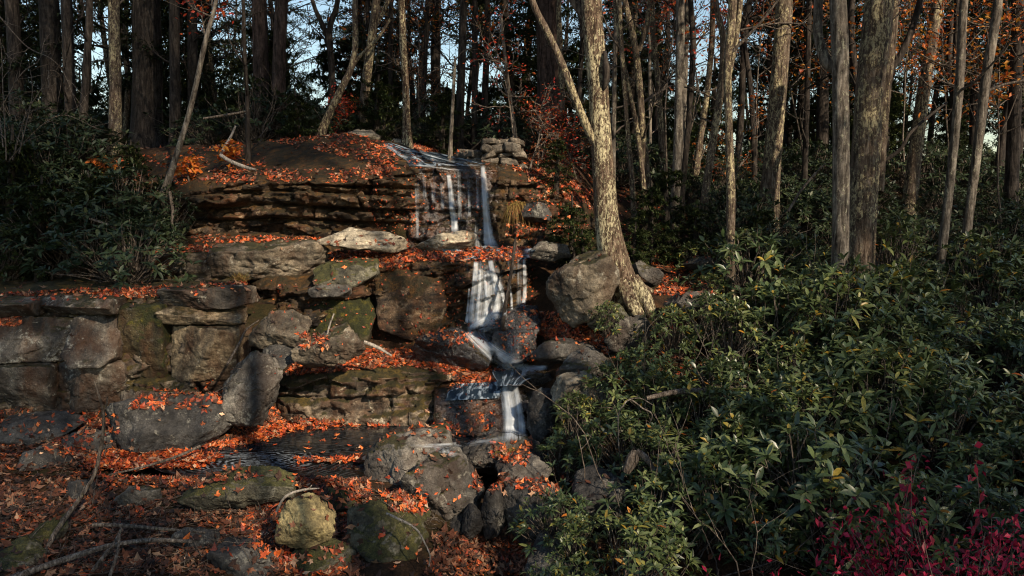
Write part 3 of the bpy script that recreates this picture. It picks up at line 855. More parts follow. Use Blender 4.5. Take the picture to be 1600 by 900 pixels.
BO('shadowed hollow-side rock below the block-shaped boulder', [(820, 900), (830, 862), (890, 850), (930, 880), (925, 920), (830, 925)], 7.1, .7, 'boulder_dark', 56)
BO('flat lichened stone under the leaf slab at the cliff foot', [(100, 690), (125, 672), (175, 675), (190, 695), (150, 708), (110, 706)], 9.8, .5, 'boulder_dark', 57)

# squared blocks that make up the front of the lowest cliff
for lab, poly, y, th, mt, sd_ in (
        ('upright block with painted golden sunlight at the right end of the lowest cliff', bx(270, 506, 378, 590, .07), 10.98, .8, 'block_sun_tint', 301),
        ('long bed of stone with painted golden sunlight above the sunlit upright block', bx(262, 478, 384, 505, .08), 11.0, .85, 'block_sun_tint', 302),
        ('grey cap stone at the right end of the lowest cliff', bx(258, 447, 392, 478, .1), 11.08, .9, 'block_grey', 303),
        ('mossy green recessed block left of the sunlit upright block', bx(196, 474, 268, 606, .06), 11.03, .7, 'block_moss', 304),
        ('long grey bed along the top of the lowest cliff, left of the mossy block', bx(70, 462, 200, 490, .08), 11.0, .85, 'block_grey', 305),
        ('grey top bed at the far left end of the lowest cliff', bx(-80, 466, 72, 492, .08), 10.98, .85, 'block_grey', 306),
        ('broad grey block in the middle of the lowest cliff, below the long grey bed', bx(128, 491, 200, 560, .06), 10.94, .8, 'block_grey', 327),
        ('broad dark grey block left of the middle of the lowest cliff', bx(0, 494, 127, 562, .06), 10.95, .8, 'block_grey', 308),
        ('stained block low in the lowest cliff with a pale lichen blotch', bx(100, 562, 200, 640, .07), 10.86, .8, 'block_grey', 309),
        ('dark stained block at the bottom left of the lowest cliff', bx(-30, 564, 99, 650, .07), 10.84, .85, 'block_grey', 310),
        ('dark low block under the mossy green block at the cliff foot', bx(196, 604, 290, 640, .1), 10.9, .7, 'block_grey', 311),
        ('rust-stained block in the wall left of the middle waterfall', [(585, 440), (612, 428), (690, 436), (700, 470), (688, 515), (640, 528), (592, 505)], 12.28, .6, 'ledge_moss', 315),
        ('dark mossy block in the wall above the wide wedge-shaped boulder', [(478, 480), (500, 468), (575, 466), (590, 490), (580, 530), (490, 534)], 12.25, .6, 'block_moss', 313)):
    boulder(lab, poly, y, th, mt, sd_, name='rock_block', cat='rock block', sub=6, soft=44, amp=.02, tilt=.1, ch=.5, facets=2)

# dry-stone wall at the head of the falls
wall = empty('stone_wall', at(770, 262, 15.2), 'old dry-stone wall stub of stacked grey blocks above the waterfall', 'stone wall')


def wall_leg(name, x0, y0, x1, y1, z0, z1, seed, th=.5):
    rng = np.random.default_rng(seed)
    acc = Acc()
    L = math.hypot(x1 - x0, y1 - y0)
    z = z0
    D, F = ico(4)
    while z < z1 - .05:
        h = min(rng.uniform(.08, .19), z1 - z + .04)
        s = -rng.uniform(0, .1)
        while s < L:
            w = rng.uniform(.12, .34)
            k = 7
            q = np.abs(D + .22 * np.array([rng.normal(), 0, rng.normal()]) * D[:, ::-1]) ** k
            r = q.sum(1) ** (-1 / k)
            S = np.array([w / 2 * 1.0, th / 2 * rng.uniform(.85, 1.1), h / 2 * 1.02])
            V = D * r[:, None] * S
            V += D * (.05 * fbm(V * 5 + rng.uniform(0, 50), 4, seed))[:, None]
            a = math.atan2(y1 - y0, x1 - x0) + rng.uniform(-.2, .2)
            t = rng.uniform(-.22, .22)
            V = V * [1, rng.uniform(.85, 1.15), rng.uniform(.75, 1.12)]
            X, Z = V[:, 0] * math.cos(t) - V[:, 2] * math.sin(t), V[:, 0] * math.sin(t) + V[:, 2] * math.cos(t)
            c, sn = math.cos(a), math.sin(a)
            m = (s + w / 2) / L
            Wd = np.stack([X * c - V[:, 1] * sn + x0 + (x1 - x0) * m, X * sn + V[:, 1] * c + y0 + (y1 - y0) * m, Z + z + h / 2], -1)
            acc.add(Wd, T=F)
            s += w * .97
        z += h * .96
    o = link(name, acc.mesh(name, M['stone_wall']), wall)
    o.matrix_parent_inverse = Matrix.Translation(-wall.location)
    SOLID.append((np.vstack(acc.V), np.vstack(acc.T)))


_a, _b, _c = at(727, 250, 16.1), at(758, 260, 15.0), at(802, 264, 14.9)
_zt = at(760, 217, 15.0)[2]
wall_leg('shaded_face', _a[0], _a[1], _b[0] - .05, _b[1] + .3, _c[2] - .25, _zt - .15, 5)
wall_leg('sunlit_face', _b[0], _b[1] + .1, _c[0] + .02, _c[1] + .1, _c[2] - .3, _zt, 6)


# ------------------------------------------------------------------ rays against the solid scene
FIRST = []


def build_bvh():
    Vs, Fs, n = [], [], 0
    FIRST.clear()
    for V, F in SOLID:
        FIRST.append(sum(len(f) for f in Fs))
        Vs.append(V)
        if F.shape[1] == 4:
            Fs.append(np.vstack([F[:, [0, 1, 2]], F[:, [0, 2, 3]]]) + n)
        else:
            Fs.append(F + n)
        n += len(V)
    V = np.vstack(Vs)
    F = np.vstack(Fs)
    return BVHTree.FromPolygons([tuple(v) for v in V.tolist()], F.tolist())


BVH = build_bvh()
N_LEDGE = 10          # ground and ledges come first among the solids, boulders after them
LAST_HIT = [0]


def hit(px, py):
    d = ray(px, py)
    loc, nor, i, dist = BVH.ray_cast(Vector(CAM), Vector(d / np.linalg.norm(d)))
    if loc is None:
        return None
    nor = np.array(nor)
    LAST_HIT[0] = int(np.searchsorted(FIRST, i, side='right')) - 1
    if nor.dot(d) > 0:
        nor = -nor
    return np.array(loc), nor


def drop(x, y, z=30):
    loc, nor, i, dist = BVH.ray_cast(Vector((x, y, z)), Vector((0, 0, -1)))
    return (np.array(loc), np.array(nor)) if loc is not None else (np.array([x, y, 0.0]), np.array([0, 0, 1.0]))
# ------------------------------------------------------------------ trees
def bark_bump(seed, amp=.07):
    def f(D, P):
        n, s, _ = D.shape
        q = (P[:, None, :] * np.array([.0, .0, 1.1]) + D * 2.6 + seed).reshape(-1, 3)
        return 1 + amp * fbm(q, 3, seed).reshape(n, s)
    return f


def rand_unit(rng):
    v = rng.normal(size=3)
    return v / np.linalg.norm(v)


def twig_path(rng, p, d, L, n=6, wob=.25, up=.1):
    d = np.array(d, float)
    d /= np.linalg.norm(d)
    pts = [np.array(p, float)]
    for i in range(n):
        d = d + rng.normal(size=3) * wob + np.array([0, 0, up])
        d /= np.linalg.norm(d)
        pts.append(pts[-1] + d * L / n)
    return np.array(pts)


def add_branches(acc, rng, trunk, r0, z_from, count, Lr=(.8, 2.2), up=.08, twigs=4, ends=None):
    """bare side branches with finer twigs"""
    idx = np.where(trunk[:, 2] > z_from)[0]
    if len(idx) < 3:
        return
    for b in range(count):
        i = rng.choice(idx)
        a = rng.uniform(0, 2 * PI)
        d = np.array([math.cos(a), math.sin(a), rng.uniform(.1, .9)])
        L = rng.uniform(*Lr)
        q = twig_path(rng, trunk[i], d, L, 6, .22, up)
        r = min(r0 * .35, .012 + L * .008)
        acc.tube(q, np.linspace(r, .004, len(q)), 5)
        if ends is not None:
            ends.append(q[-1])
        for t in range(twigs):
            j = rng.integers(2, len(q) - 1)
            dd = (q[j + 1] - q[j]) / np.linalg.norm(q[j + 1] - q[j]) + rng.normal(size=3) * .6
            q2 = twig_path(rng, q[j], dd, L * rng.uniform(.25, .55), 4, .25, .05)
            acc.tube(q2, np.linspace(r * .5, .003, len(q2)), 4)
            if ends is not None:
                ends.append(q2[-1])
                ends.append(q2[2])


def leaf_blades(rng, C, size, n_each, spread, droop=.3, flat=.5, wide=.55):
    """folded leaf quads scattered about points C -> V, Q"""
    C = np.repeat(np.asarray(C), n_each, 0)
    n = len(C)
    P = C + rng.normal(size=(n, 3)) * spread
    d = rng.normal(size=(n, 3))
    d[:, 2] = d[:, 2] * flat - droop
    d /= np.linalg.norm(d, axis=1)[:, None]
    s = np.cross(d, np.array([0, 0, 1.0]) + rng.normal(size=(n, 3)) * .5)
    s /= np.linalg.norm(s, axis=1)[:, None] + 1e-9
    nn = np.cross(s, d)
    L = size * rng.uniform(.65, 1.25, n)[:, None]
    w = L * wide * .5
    v0 = P
    v1 = P + d * L * .45 + s * w + nn * L * .08
    v2 = P + d * L
    v3 = P + d * L * .45 - s * w + nn * L * .08
    V = np.stack([v0, v1, v2, v3], 1).reshape(-1, 3)
    Q = np.arange(4 * n).reshape(n, 4)
    return V, np.vstack([Q[:, [0, 1, 2]], Q[:, [0, 2, 3]]])


def trunk_path(px_list, y, w_list, top_z=None, dig=.2, lean_y=0.0):
    """trunk through the given places; px_list runs from base to top, w in pixels"""
    pts = [at(px, py, y + lean_y * i) for i, (px, py) in enumerate(px_list)]
    rad = [w / 2 / FPX * y for w in w_list]
    g = float(drop(pts[0][0], pts[0][1], 9)[0][2]) if pts[0][2] < 9 else 0
    if pts[0][2] > g + .1:
        dirn = pts[0] - pts[1]
        dirn = dirn / max(abs(dirn[2]), .2)
        k = min(pts[0][2] - g, 2.5)
        b = pts[0] + dirn * k * .6 + np.array([0, 0, -k * .4])
        b[2] = g
        pts = [b] + pts
        rad = [rad[0] * 1.08] + rad
    pts = [pts[0] - np.array([0, 0, dig])] + pts
    rad = [rad[0] * 1.1] + rad
    if top_z is not None and top_z > pts[-1][2] + .5:
        d = pts[-1] - pts[-2]
        d = d / np.linalg.norm(d) * .6 + np.array([0, 0, .4])
        d /= d[2]
        H = top_z - pts[-1][2]
        for t in (.4, .75, 1.0):
            pts.append(pts[-1] * 0 + (np.array(pts[-1]) if t == .4 else pts[-1]) + d * H * (.4 if t == .4 else .35 if t == .75 else .25) + RNG.normal(size=3) * [.08, .08, 0])
            rad.append(rad[-1] * (.82 if t < .8 else .55))
    return np.column_stack([np.array(pts), rad])


def tree(name, label, cat, px_list, y, w_list, bark, top_z=13, group=None, branches=8, z_from=3.5, flare=1.5, sides=14, step=.12, limbs=(), limb_bark=None, leaf=None, seed=None, Lr=(.8, 2.2), leafn=5, leafsize=.09, amp=.07, ends_frac=.5):
    seed = seed if seed is not None else int(px_list[0][0] * 7 + px_list[0][1])
    rng = np.random.default_rng(seed)
    tp = trunk_path(px_list, y, w_list, top_z)
    base = tp[1, :3].copy()
    root = empty(name, base, label, cat, group)
    pr = resample(tp, step)
    h = pr[:, 2] - base[2]
    R = pr[:, 3] * (1 + (flare - 1) * np.exp(-np.clip(h, 0, None) / .28))
    lobes = rng.uniform(0, 2 * PI)
    bb = bark_bump(seed % 97, amp)

    def bump(D, P):
        f = bb(D, P)
        ang = np.arctan2(D[:, :, 1], D[:, :, 0])
        e = np.exp(-np.clip(P[:, 2] - base[2], 0, None) / .22)[:, None]
        return f * (1 + .22 * (flare - 1) * 2 * e * np.cos(ang * 4 + lobes))
    a = Acc()
    a.tube(pr[:, :3] - base, R, sides, bump=lambda D, P: bump(D, P + base))
    link('trunk', a.mesh('trunk', M[bark]), root)
    for (lp, lw) in limbs:
        pts = np.array([at(q[0], q[1], y + (q[2] if len(q) > 2 else 0)) for q in lp])
        rr = np.array(lw) / 2 / FPX * y
        q = resample(np.column_stack([pts, rr]), step)
        a = Acc()
        a.tube(q[:, :3] - base, q[:, 3], 10, bump=bark_bump(seed % 89, amp))
        link('limb', a.mesh('limb', M[limb_bark or bark]), root)
    a = Acc()
    ends = []
    add_branches(a, rng, pr[:, :3] - base, pr[0, 3], z_from - base[2], branches, Lr, ends=ends)
    if a.V:
        tag(link('twig_spread', a.mesh('twig_spread', M['twig'] if bark != 'bark_dark' else M['bark_dark']), root), kind='stuff')
    if leaf and ends:
        ends = np.array(ends)
        ends = ends[rng.random(len(ends)) < ends_frac]
        V, T = leaf_blades(rng, ends, leafsize, leafn, .16)
        link('crown', mesh_from('crown', V, [T], M[leaf], False), root)
    return root


T_ = tree
# the main trees
main = T_('lichened_tree', 'pale lichen-covered tree with a curved foot standing on the rounded boulder', 'tree',
          [(978, 468), (966, 430), (955, 385), (948, 340), (943, 270), (938, 200), (934, 130), (928, 60), (924, 0)], 11.55, [54, 50, 44, 38, 34, 32, 31, 32, 31], 'bark_lichen', limb_bark='bark_mixed', top_z=13, flare=1.2, sides=32, step=.04,
          limbs=[([(937, 235, 0), (925, 215, -.05), (905, 170, -.1), (880, 105, -.1), (855, 50, -.2), (835, 10, -.2), (810, -60, -.3)], [12, 13, 12, 12, 11, 10, 8]),
                 ([(934, 60, 0), (918, 30, .1), (898, 5, .2), (870, -40, .3)], [16, 16, 13, 10]),
                 ], branches=14, z_from=6.4, leaf='brown_leaf', amp=.05)
# roots gripping the boulder
for pth, w in (([(965, 420, -.1), (950, 440, -.22), (945, 468, -.25), (955, 500, -.2)], [26, 18, 13, 8]), ([(985, 440, -.12), (1005, 462, -.2), (1018, 490, -.3), (1022, 520, -.3)], [34, 24, 16, 10]), ([(985, 450, .1), (1010, 455, .25), (1035, 470, .4)], [26, 18, 10]), ([(975, 440, -.15), (985, 470, -.3), (1000, 500, -.35), (1010, 530, -.3)], [34, 26, 18, 10])):
    pts = np.array([at(q[0], q[1], 11.55 + q[2]) for q in pth])
    q = resample(np.column_stack([pts, np.array(w) / 2 / FPX * 11.5]), .05)
    a = Acc()
    a.tube(q[:, :3] - np.array(main.location), q[:, 3], 12, bump=bark_bump(5, .12))
    link('root', a.mesh('root', M['bark_lichen']), main)
# dark scar on the trunk
a = Acc()
pts = np.array([at(945, 80, 11.4), at(947, 100, 11.36), at(947, 125, 11.38), at(943, 142, 11.42)])
a.tube(resample(pts, .04) - np.array(main.location), np.interp(np.linspace(0, 1, len(resample(pts, .04))), [0, .4, .8, 1], [.02, .05, .05, .01]), 10, bump=bark_bump(3, .25))
link('bark_scar', a.mesh('bark_scar', M['bark_dark']), main)

T_('slim_lichened_tree', 'slim crooked lichen-patched trunk right of the leaf bank among laurels', 'tree', [(1141, 465), (1141, 380), (1142, 300), (1139, 200), (1137, 100), (1145, 0)], 11.9, [15, 14, 14, 12, 13, 13], 'bark_mixed', flare=1.3, limbs=[([(1138, 120), (1150, 60), (1157, 0), (1160, -50)], [9, 9, 8, 7])])
T_('pale_trunk_tree', 'pale sunlit upright trunk standing left against the thick dark lichened trunk', 'tree', [(1312, 490), (1313, 400), (1314, 250), (1313, 110), (1309, 0)], 11.2, [31, 26, 25, 25, 25], 'bark_grey', branches=46, z_from=7.8, Lr=(1.2, 3.0), leaf='brown_leaf', leafn=14, leafsize=.14, flare=1.3, sides=20, step=.08,
   limbs=[([(1308, 110, .1), (1292, 98, .15), (1279, 60, .2), (1278, 20, .2), (1282, -40, .2)], [17, 17, 15, 14, 13])])
T_('thick_tree', 'thick dark trunk with rough lichened bark right of the pale trunk', 'tree', [(1342, 470), (1345, 380), (1352, 250), (1362, 110), (1374, 0)], 12.2, [46, 42, 42, 42, 42], 'bark_mixed', branches=46, z_from=7.8, Lr=(1.2, 3.0), leaf='brown_leaf', leafn=14, leafsize=.14, flare=1.3, sides=24, step=.08,
   limbs=[([(1372, 300, .6), (1380, 180, .8), (1392, 60, .9), (1398, -20, 1)], [18, 18, 18, 17])])
T_('leaning_tree', 'thin dark trunk leaning right beside the thick rough-barked trunk', 'tree', [(1360, 300), (1385, 130), (1408, 85), (1438, 0)], 13.2, [11, 11, 10, 9], 'bark_dark')
T_('tall_tree', 'stout grey trunk with scaly lichened bark left of the pale sunlit trunk', 'tree', [(1201, 320), (1207, 250), (1215, 150), (1222, 60), (1225, 0)], 15.0, [31, 27, 26, 25, 25], 'bark_mixed', branches=46, z_from=7.8, Lr=(1.2, 3.0), leaf='brown_leaf', leafn=14, leafsize=.14, sides=18)
T_('grey_tree', 'smooth grey straight trunk midway between the lichened tree and the stout scaly trunk', 'tree', [(1052, 350), (1057, 280), (1062, 130), (1063, 0)], 14.6, [15, 14, 14, 13], 'bark_grey', branches=46, z_from=7.8, Lr=(1.2, 3.0), leaf='brown_leaf', leafn=14, leafsize=.14)
T_('slender_tree', 'slender trunk leaning left just behind the smooth grey trunk', 'tree', [(1066, 300), (1076, 190), (1083, 70), (1079, 0)], 15.6, [9, 9, 9, 8], 'bark_dark')
T_('slender_tree', 'slender pale trunk hugging the right side of the smooth grey trunk', 'tree', [(1066, 260), (1070, 130), (1074, 0)], 16.4, [9, 8, 8], 'bark_grey')
T_('slender_tree', 'lichen-spotted slender trunk leaning right at the middle of the right slope', 'tree', [(1091, 240), (1104, 150), (1112, 70), (1114, 0)], 17.2, [10, 9, 9, 8], 'bark_mixed')
T_('slender_tree', 'lichen-patched trunk bowing right behind the crooked lichen-patched trunk', 'tree', [(1101, 310), (1114, 220), (1126, 140), (1130, 60), (1118, 0)], 14.8, [13, 12, 11, 10, 9], 'bark_mixed')
T_('slender_tree', 'thin straight trunk directly right of the big lichened tree', 'tree', [(958, 245), (960, 120), (962, 0)], 16.2, [8, 7, 7], 'bark_grey')
T_('slender_tree', 'thin dark trunk second to the right of the big lichened tree, tilting left', 'tree', [(988, 290), (978, 170), (971, 70), (968, 0)], 14.9, [8, 7, 7, 7], 'bark_mixed')
T_('slender_tree', 'thin slanted stem crossing behind the double trunks right of the lichened tree', 'tree', [(1007, 305), (995, 200), (978, 120), (965, 40)], 15.0, [8, 8, 7, 6], 'bark_mixed')
T_('slender_tree', 'crooked mid-size trunk leaning left, third from the big lichened tree', 'tree', [(1014, 310), (1004, 200), (998, 120), (990, 60), (976, 0)], 15.2, [12, 11, 11, 10, 9], 'bark_mixed', limbs=[([(999, 80), (1010, 40), (1014, 0), (1016, -40)], [7, 7, 6, 6])])
T_('slender_tree', 'very thin upright stem before the dark hemlocks right of the lichened tree', 'tree', [(1016, 210), (1015, 100), (1017, 0)], 18, [5, 5, 5], 'bark_grey')
T_('slender_tree', 'medium grey trunk with a slight bow, fourth from the big lichened tree', 'tree', [(1034, 230), (1029, 140), (1021, 60), (1019, 0)], 17.5, [10, 9, 9, 8], 'bark_mixed')
T_('slender_tree', 'thin bent stem behind the big lichened tree limb on its left', 'tree', [(908, 220), (906, 130), (910, 60), (905, 0)], 17.2, [8, 7, 7, 6], 'bark_dark')
T_('slender_tree', 'short lichen-spotted trunk beside the big pine', 'tree', [(878, 190), (877, 110), (873, 0)], 18.5, [10, 9, 8], 'bark_mixed')
T_('slender_tree', 'long straight lichened trunk leaning right, nearer of the pair at far right', 'tree', [(1467, 430), (1485, 280), (1499, 130), (1506, 0)], 12.6, [14, 13, 13, 12], 'bark_grey')
T_('slender_tree', 'long pale trunk leaning right, right one of the pair at far right', 'tree', [(1502, 430), (1525, 250), (1541, 120), (1560, 0)], 12.9, [14, 14, 14, 13], 'bark_grey')
T_('leaning_tree', 'broad grey trunk leaning right behind the pair at far right', 'tree', [(1430, 240), (1445, 130), (1458, 50), (1466, 0)], 17, [20, 18, 18, 17], 'bark_mixed', branches=46, z_from=7.8, Lr=(1.2, 3.0), leaf='brown_leaf', leafn=14, leafsize=.14)
T_('slender_tree', 'dark straight trunk between the broad leaning trunk and the right pair', 'tree', [(1488, 240), (1492, 120), (1496, 0)], 17.6, [9, 9, 9], 'bark_dark')
T_('slender_tree', 'dark thick trunk at the right edge of the forest', 'tree', [(1580, 300), (1586, 150), (1590, 0)], 15.5, [20, 18, 17], 'bark_dark', leaf='orange_leaf')
T_('slender_tree', 'thin dark trunk right of the stout scaly trunk', 'tree', [(1258, 250), (1262, 120), (1264, 0)], 17, [9, 8, 8], 'bark_dark')
T_('slender_tree', 'slim dark trunk in the gap right of the crooked lichen-patched trunk', 'tree', [(1178, 230), (1172, 130), (1158, 40), (1150, 0)], 17, [8, 8, 7, 7], 'bark_dark')
T_('big_pine', 'big straight pine with plated pinkish-brown bark behind the stone wall', 'pine tree', [(858, 200), (857, 120), (855, 0)], 19, [38, 35, 32], 'bark_pine', leaf='brown_leaf', leafn=14, leafsize=.14, sides=22, top_z=20, branches=6, z_from=9)
# left half
T_('leaning_sapling', 'pale thin leaning sapling with red leaves on top of the left ledges', 'sapling', [(257, 300), (275, 245), (296, 175), (309, 120), (322, 60), (338, 0)], 13.7, [10, 9, 8, 8, 7, 6], 'bark_grey', top_z=9, leaf='maple_leaf', branches=14, z_from=4.7, Lr=(.5, 1.3), ends_frac=.8, leafsize=.09, leafn=7)
T_('dark_tree', 'lichened straight trunk rising left of the huge dark trunk', 'tree', [(180, 225), (180, 120), (178, 0)], 16.6, [19, 17, 16], 'bark_mixed')
T_('dark_tree', 'huge dark hemlock trunk at the upper left', 'tree', [(230, 210), (230, 100), (228, 0)], 20, [46, 42, 40], 'bark_dark', branches=46, z_from=7.8, Lr=(1.2, 3.0), leaf='brown_leaf', leafn=14, leafsize=.14, sides=20, top_z=20)
T_('dark_tree', 'short-based dark trunk with a warm lit foot at the left', 'tree', [(128, 222), (134, 120), (140, 0)], 16.2, [12, 11, 10], 'bark_dark')
T_('dark_tree', 'dark trunk third from the left edge', 'tree', [(112, 215), (108, 110), (104, 0)], 18, [17, 16, 16], 'bark_dark')
T_('dark_tree', 'broad dark trunk second from the left edge', 'tree', [(84, 215), (80, 110), (76, 0)], 19, [30, 28, 27], 'bark_dark', branches=46, z_from=7.8, Lr=(1.2, 3.0), leaf='brown_leaf', leafn=14, leafsize=.14)
T_('dark_tree', 'black trunk at the left edge of the forest', 'tree', [(28, 220), (24, 110), (18, 0)], 18.5, [22, 20, 19], 'bark_dark')
T_('dark_tree', 'straight black trunk right of the huge dark hemlock trunk', 'tree', [(274, 215), (273, 100), (272, 0)], 18.5, [17, 15, 15], 'bark_dark')
T_('dark_tree', 'straight black trunk behind the leaning sapling', 'tree', [(302, 205), (301, 100), (300, 0)], 20, [16, 15, 14], 'bark_dark')
T_('sapling', 'thin brown sapling rooted on top of the mossy upper cliff', 'sapling', [(388, 245), (386, 150), (381, 60), (380, 0)], 14.6, [7, 6, 6, 5], 'bark_dark', top_z=9)
T_('dark_tree', 'left trunk of the stout reddish-brown pair', 'tree', [(408, 195), (407, 100), (405, 0)], 19, [26, 23, 22], 'bark_pine', branches=46, z_from=7.8, Lr=(1.2, 3.0), leaf='brown_leaf', leafn=14, leafsize=.14, sides=18, top_z=18)
T_('dark_tree', 'right trunk of the stout reddish-brown pair', 'tree', [(436, 195), (436, 100), (440, 0)], 18.5, [24, 20, 19], 'bark_pine', sides=18, top_z=18)
T_('forked_tree', 'black forked tree against the sky left of centre', 'tree', [(519, 180), (518, 110), (514, 65), (500, 30), (488, 0)], 21, [12, 10, 10, 7, 6], 'bark_dark', limbs=[([(515, 70), (516, 40), (526, 10), (530, -30)], [9, 9, 8, 7])])
T_('leaning_tree', 'lichened leaning trunk that straightens upward beside the pale hilltop rock', 'tree', [(504, 202), (530, 145), (548, 108), (555, 70), (555, 0)], 16.8, [12, 11, 10, 9, 9], 'bark_mixed', limbs=[([(550, 105), (565, 85), (590, 60), (610, 30)], [6, 5, 5, 4])])
T_('grey_tree', 'grey tapering trunk leaning right next to the lichened leaning trunk', 'tree', [(566, 195), (573, 120), (582, 50), (588, 0)], 17.4, [15, 14, 13, 12], 'bark_mixed', branches=46, z_from=7.8, Lr=(1.2, 3.0), leaf='brown_leaf', leafn=14, leafsize=.14, limbs=[([(584, 45), (598, 20), (612, -10)], [7, 7, 6])])
T_('slim_lichened_tree', 'lichen-covered slim trunk rising at the head of the upper stream', 'tree', [(636, 226), (634, 140), (630, 70), (627, 0)], 15.9, [12, 11, 11, 10], 'bark_lichen')
T_('sapling', 'pale dead slim stem behind the stream head', 'sapling', [(704, 226), (708, 150), (711, 92)], 16.4, [6, 5, 4], 'bark_grey', top_z=None, branches=3, z_from=5.5, Lr=(.3, .8))
T_('dark_tree', 'dark double-looking trunk left of the stone wall', 'tree', [(717, 215), (721, 110), (724, 0)], 18, [13, 12, 11], 'bark_dark')
T_('dark_tree', 'thin straight black trunk behind the stone wall', 'tree', [(741, 215), (742, 100), (742, 0)], 18.6, [9, 9, 8], 'bark_dark')
T_('sapling', 'pale leaning birch-like stem above the stone wall', 'sapling', [(803, 200), (795, 140), (787, 70), (783, 25)], 16.2, [7, 6, 5, 4], 'bark_grey', top_z=None, branches=5, z_from=5, Lr=(.4, 1.0))
T_('slender_tree', 'dark thin trunk right of the slim trunk at the stream head', 'tree', [(660, 215), (664, 100), (668, 0)], 20, [7, 7, 6], 'bark_dark')
T_('slender_tree', 'dark thin trunk left of the slim trunk at the stream head', 'tree', [(612, 205), (610, 100), (611, 0)], 22, [8, 7, 7], 'bark_dark')


# ------------------------------------------------------------------ hemlocks and other wood behind
def conifer_parts(seed, H=13, clear=1.5, R=2.6, dens=1.0):
    rng = np.random.default_rng(seed)
    tz = np.linspace(-.3, H, 26)
    path = np.stack([.12 * np.sin(tz * .5 + seed), .12 * np.cos(tz * .4), tz], -1)
    path -= path[1] * [1, 1, 0]
    rad = np.interp(tz, [0, H], [.17, .02])
    a = Acc()
    a.tube(path, rad, 10, bump=bark_bump(seed, .08))
    br = Acc()
    Vs, Ts, n = [], [], 0
    z = clear
    while z < H - .3:
        t = (z - clear) / (H - clear)
        for b in range(int(rng.integers(3, 6) * dens + .5)):
            az = rng.uniform(0, 2 * PI)
            L = R * (1 - t) ** .75 * rng.uniform(.45, 1.1) + .25
            if t < .12 and rng.random() < .5:
                L *= .6
            s = np.linspace(0, 1, 8)
            droop = rng.uniform(-.15, .55)
            dz = rng.uniform(-.2, .45) * s * L - droop * L * s ** 2
            c, sn = math.cos(az), math.sin(az)
            kx = rng.normal() * .08
            q = np.stack([c * s * L - sn * kx * L * s ** 2, sn * s * L + c * kx * L * s ** 2, z + dz], -1)
            br.tube(q, np.linspace(.018, .004, 8), 4)
            if rng.random() < .1 and t < .4:
                continue
            m = int(L * 15) + 3
            for w in range(m):
                u = rng.uniform(.18, 1)
                p = np.array([np.interp(u, s, q[:, k]) for k in range(3)])
                for side in (-1, 1):
                    ll = (.48 * (1 - u * .75) + .1) * L * .55 * rng.uniform(.6, 1.2)
                    dd = np.array([c * .55 - sn * side, sn * .55 + c * side, rng.uniform(-.75, .35)])
                    dd /= np.linalg.norm(dd)
                    e = p + dd * ll
                    side2 = np.array([-dd[1], dd[0], rng.normal() * .3])
                    k = 4
                    for j in range(k):
                        g = (j + .3 + rng.uniform(0, .6)) / k
                        o = p + (e - p) * g
                        f = side2 * (1 if j % 2 else -1) * .7 + dd * .7 + rng.normal(size=3) * .45
                        f /= np.linalg.norm(f)
                        sz = rng.uniform(.1, .2)
                        wd = np.cross(f, [0, 0, 1.0])
                        wd = wd / (np.linalg.norm(wd) + 1e-6) * sz * .2
                        Vs.append([o - wd, o + f * sz, o + wd])
                        Ts.append((n, n + 1, n + 2))
                        n += 3
        z += rng.uniform(.22, .42)
    V = np.array(Vs).reshape(-1, 3)
    return a, br, V, np.array(Ts)


def conifer(seed, label, group, mat='hemlock', **kw):
    a, br, V, T = conifer_parts(seed, **kw)
    r = empty('hemlock_tree', (0, 0, 0), label, 'hemlock', group)
    link('trunk', a.mesh('trunk', M['bark_dark']), r)
    tag(link('twig_spread', br.mesh('twig_spread', M['bark_dark']), r), kind='stuff')
    link('crown', mesh_from('crown', V, [T], M[mat], False), r)
    return r


HEM = [conifer(s, '', 'hemlocks filling the wood behind the falls', **k) for s, k in ((1, dict(H=15, clear=2.0, R=3.0)), (2, dict(H=12, clear=1.0, R=2.6)), (3, dict(H=17, clear=3.5, R=3.2, dens=.9)))]
YH = [conifer(s, 'young dark hemlock low in the wood behind the falls', 'young hemlocks in the wood behind', mat='hemlock_young', H=3.2, clear=.25, R=1.25, dens=1.25) for s in (5, 6)]
yh_used = [False, False]
LAB_H = 'dark feathery hemlock in the dense wood behind the falls'
hem_spots = []
rngp = np.random.default_rng(99)
for row, (yy, cnt, sp) in enumerate(((21, 3, 2.0), (25, 6, 2.4), (31, 7, 2.6), (38, 6, 3.0))):
    half = yy * .72
    for i in range(cnt):
        x = -half + 2 * half * (i + .5) / cnt + rngp.normal() * sp * .35
        hem_spots.append((x, yy + rngp.normal() * 1.2))
first = [True] * 3
for yy, cnt in ((22, 9), (26, 14), (31, 18), (37, 22), (44, 24)):      # young hemlocks under the tall ones
    for i in range(cnt):
        hem_spots.append((-.72 * yy + 1.44 * yy * (i + rngp.uniform(0, 1)) / cnt, yy + rngp.normal() * 1.5, rngp.uniform(.6, 1.3)))
for i, (x, yy, *sz) in enumerate(hem_spots):
    z = float(ground_z(x, yy)[0])
    if sz:
        q = i % 2
        if not yh_used[q]:
            yh_used[q] = True
            YH[q].location, YH[q].scale = (x, yy, z), (sz[0],) * 3
        else:
            dup(YH[q], (x, yy, z), rngp.uniform(0, 6.28), sz[0])
        continue
    k = i % 3
    s = sz[0] if sz else rngp.uniform(.75, 1.15)
    a = rngp.uniform(0, 6.28)
    if first[k]:
        o = HEM[k]
        o.location, o.rotation_euler, o.scale = (x, yy, z), (0, 0, a), (s, s, s)
        o['label'] = LAB_H
        first[k] = False
    else:
        dup(HEM[k], (x, yy, z), a, s, LAB_H)


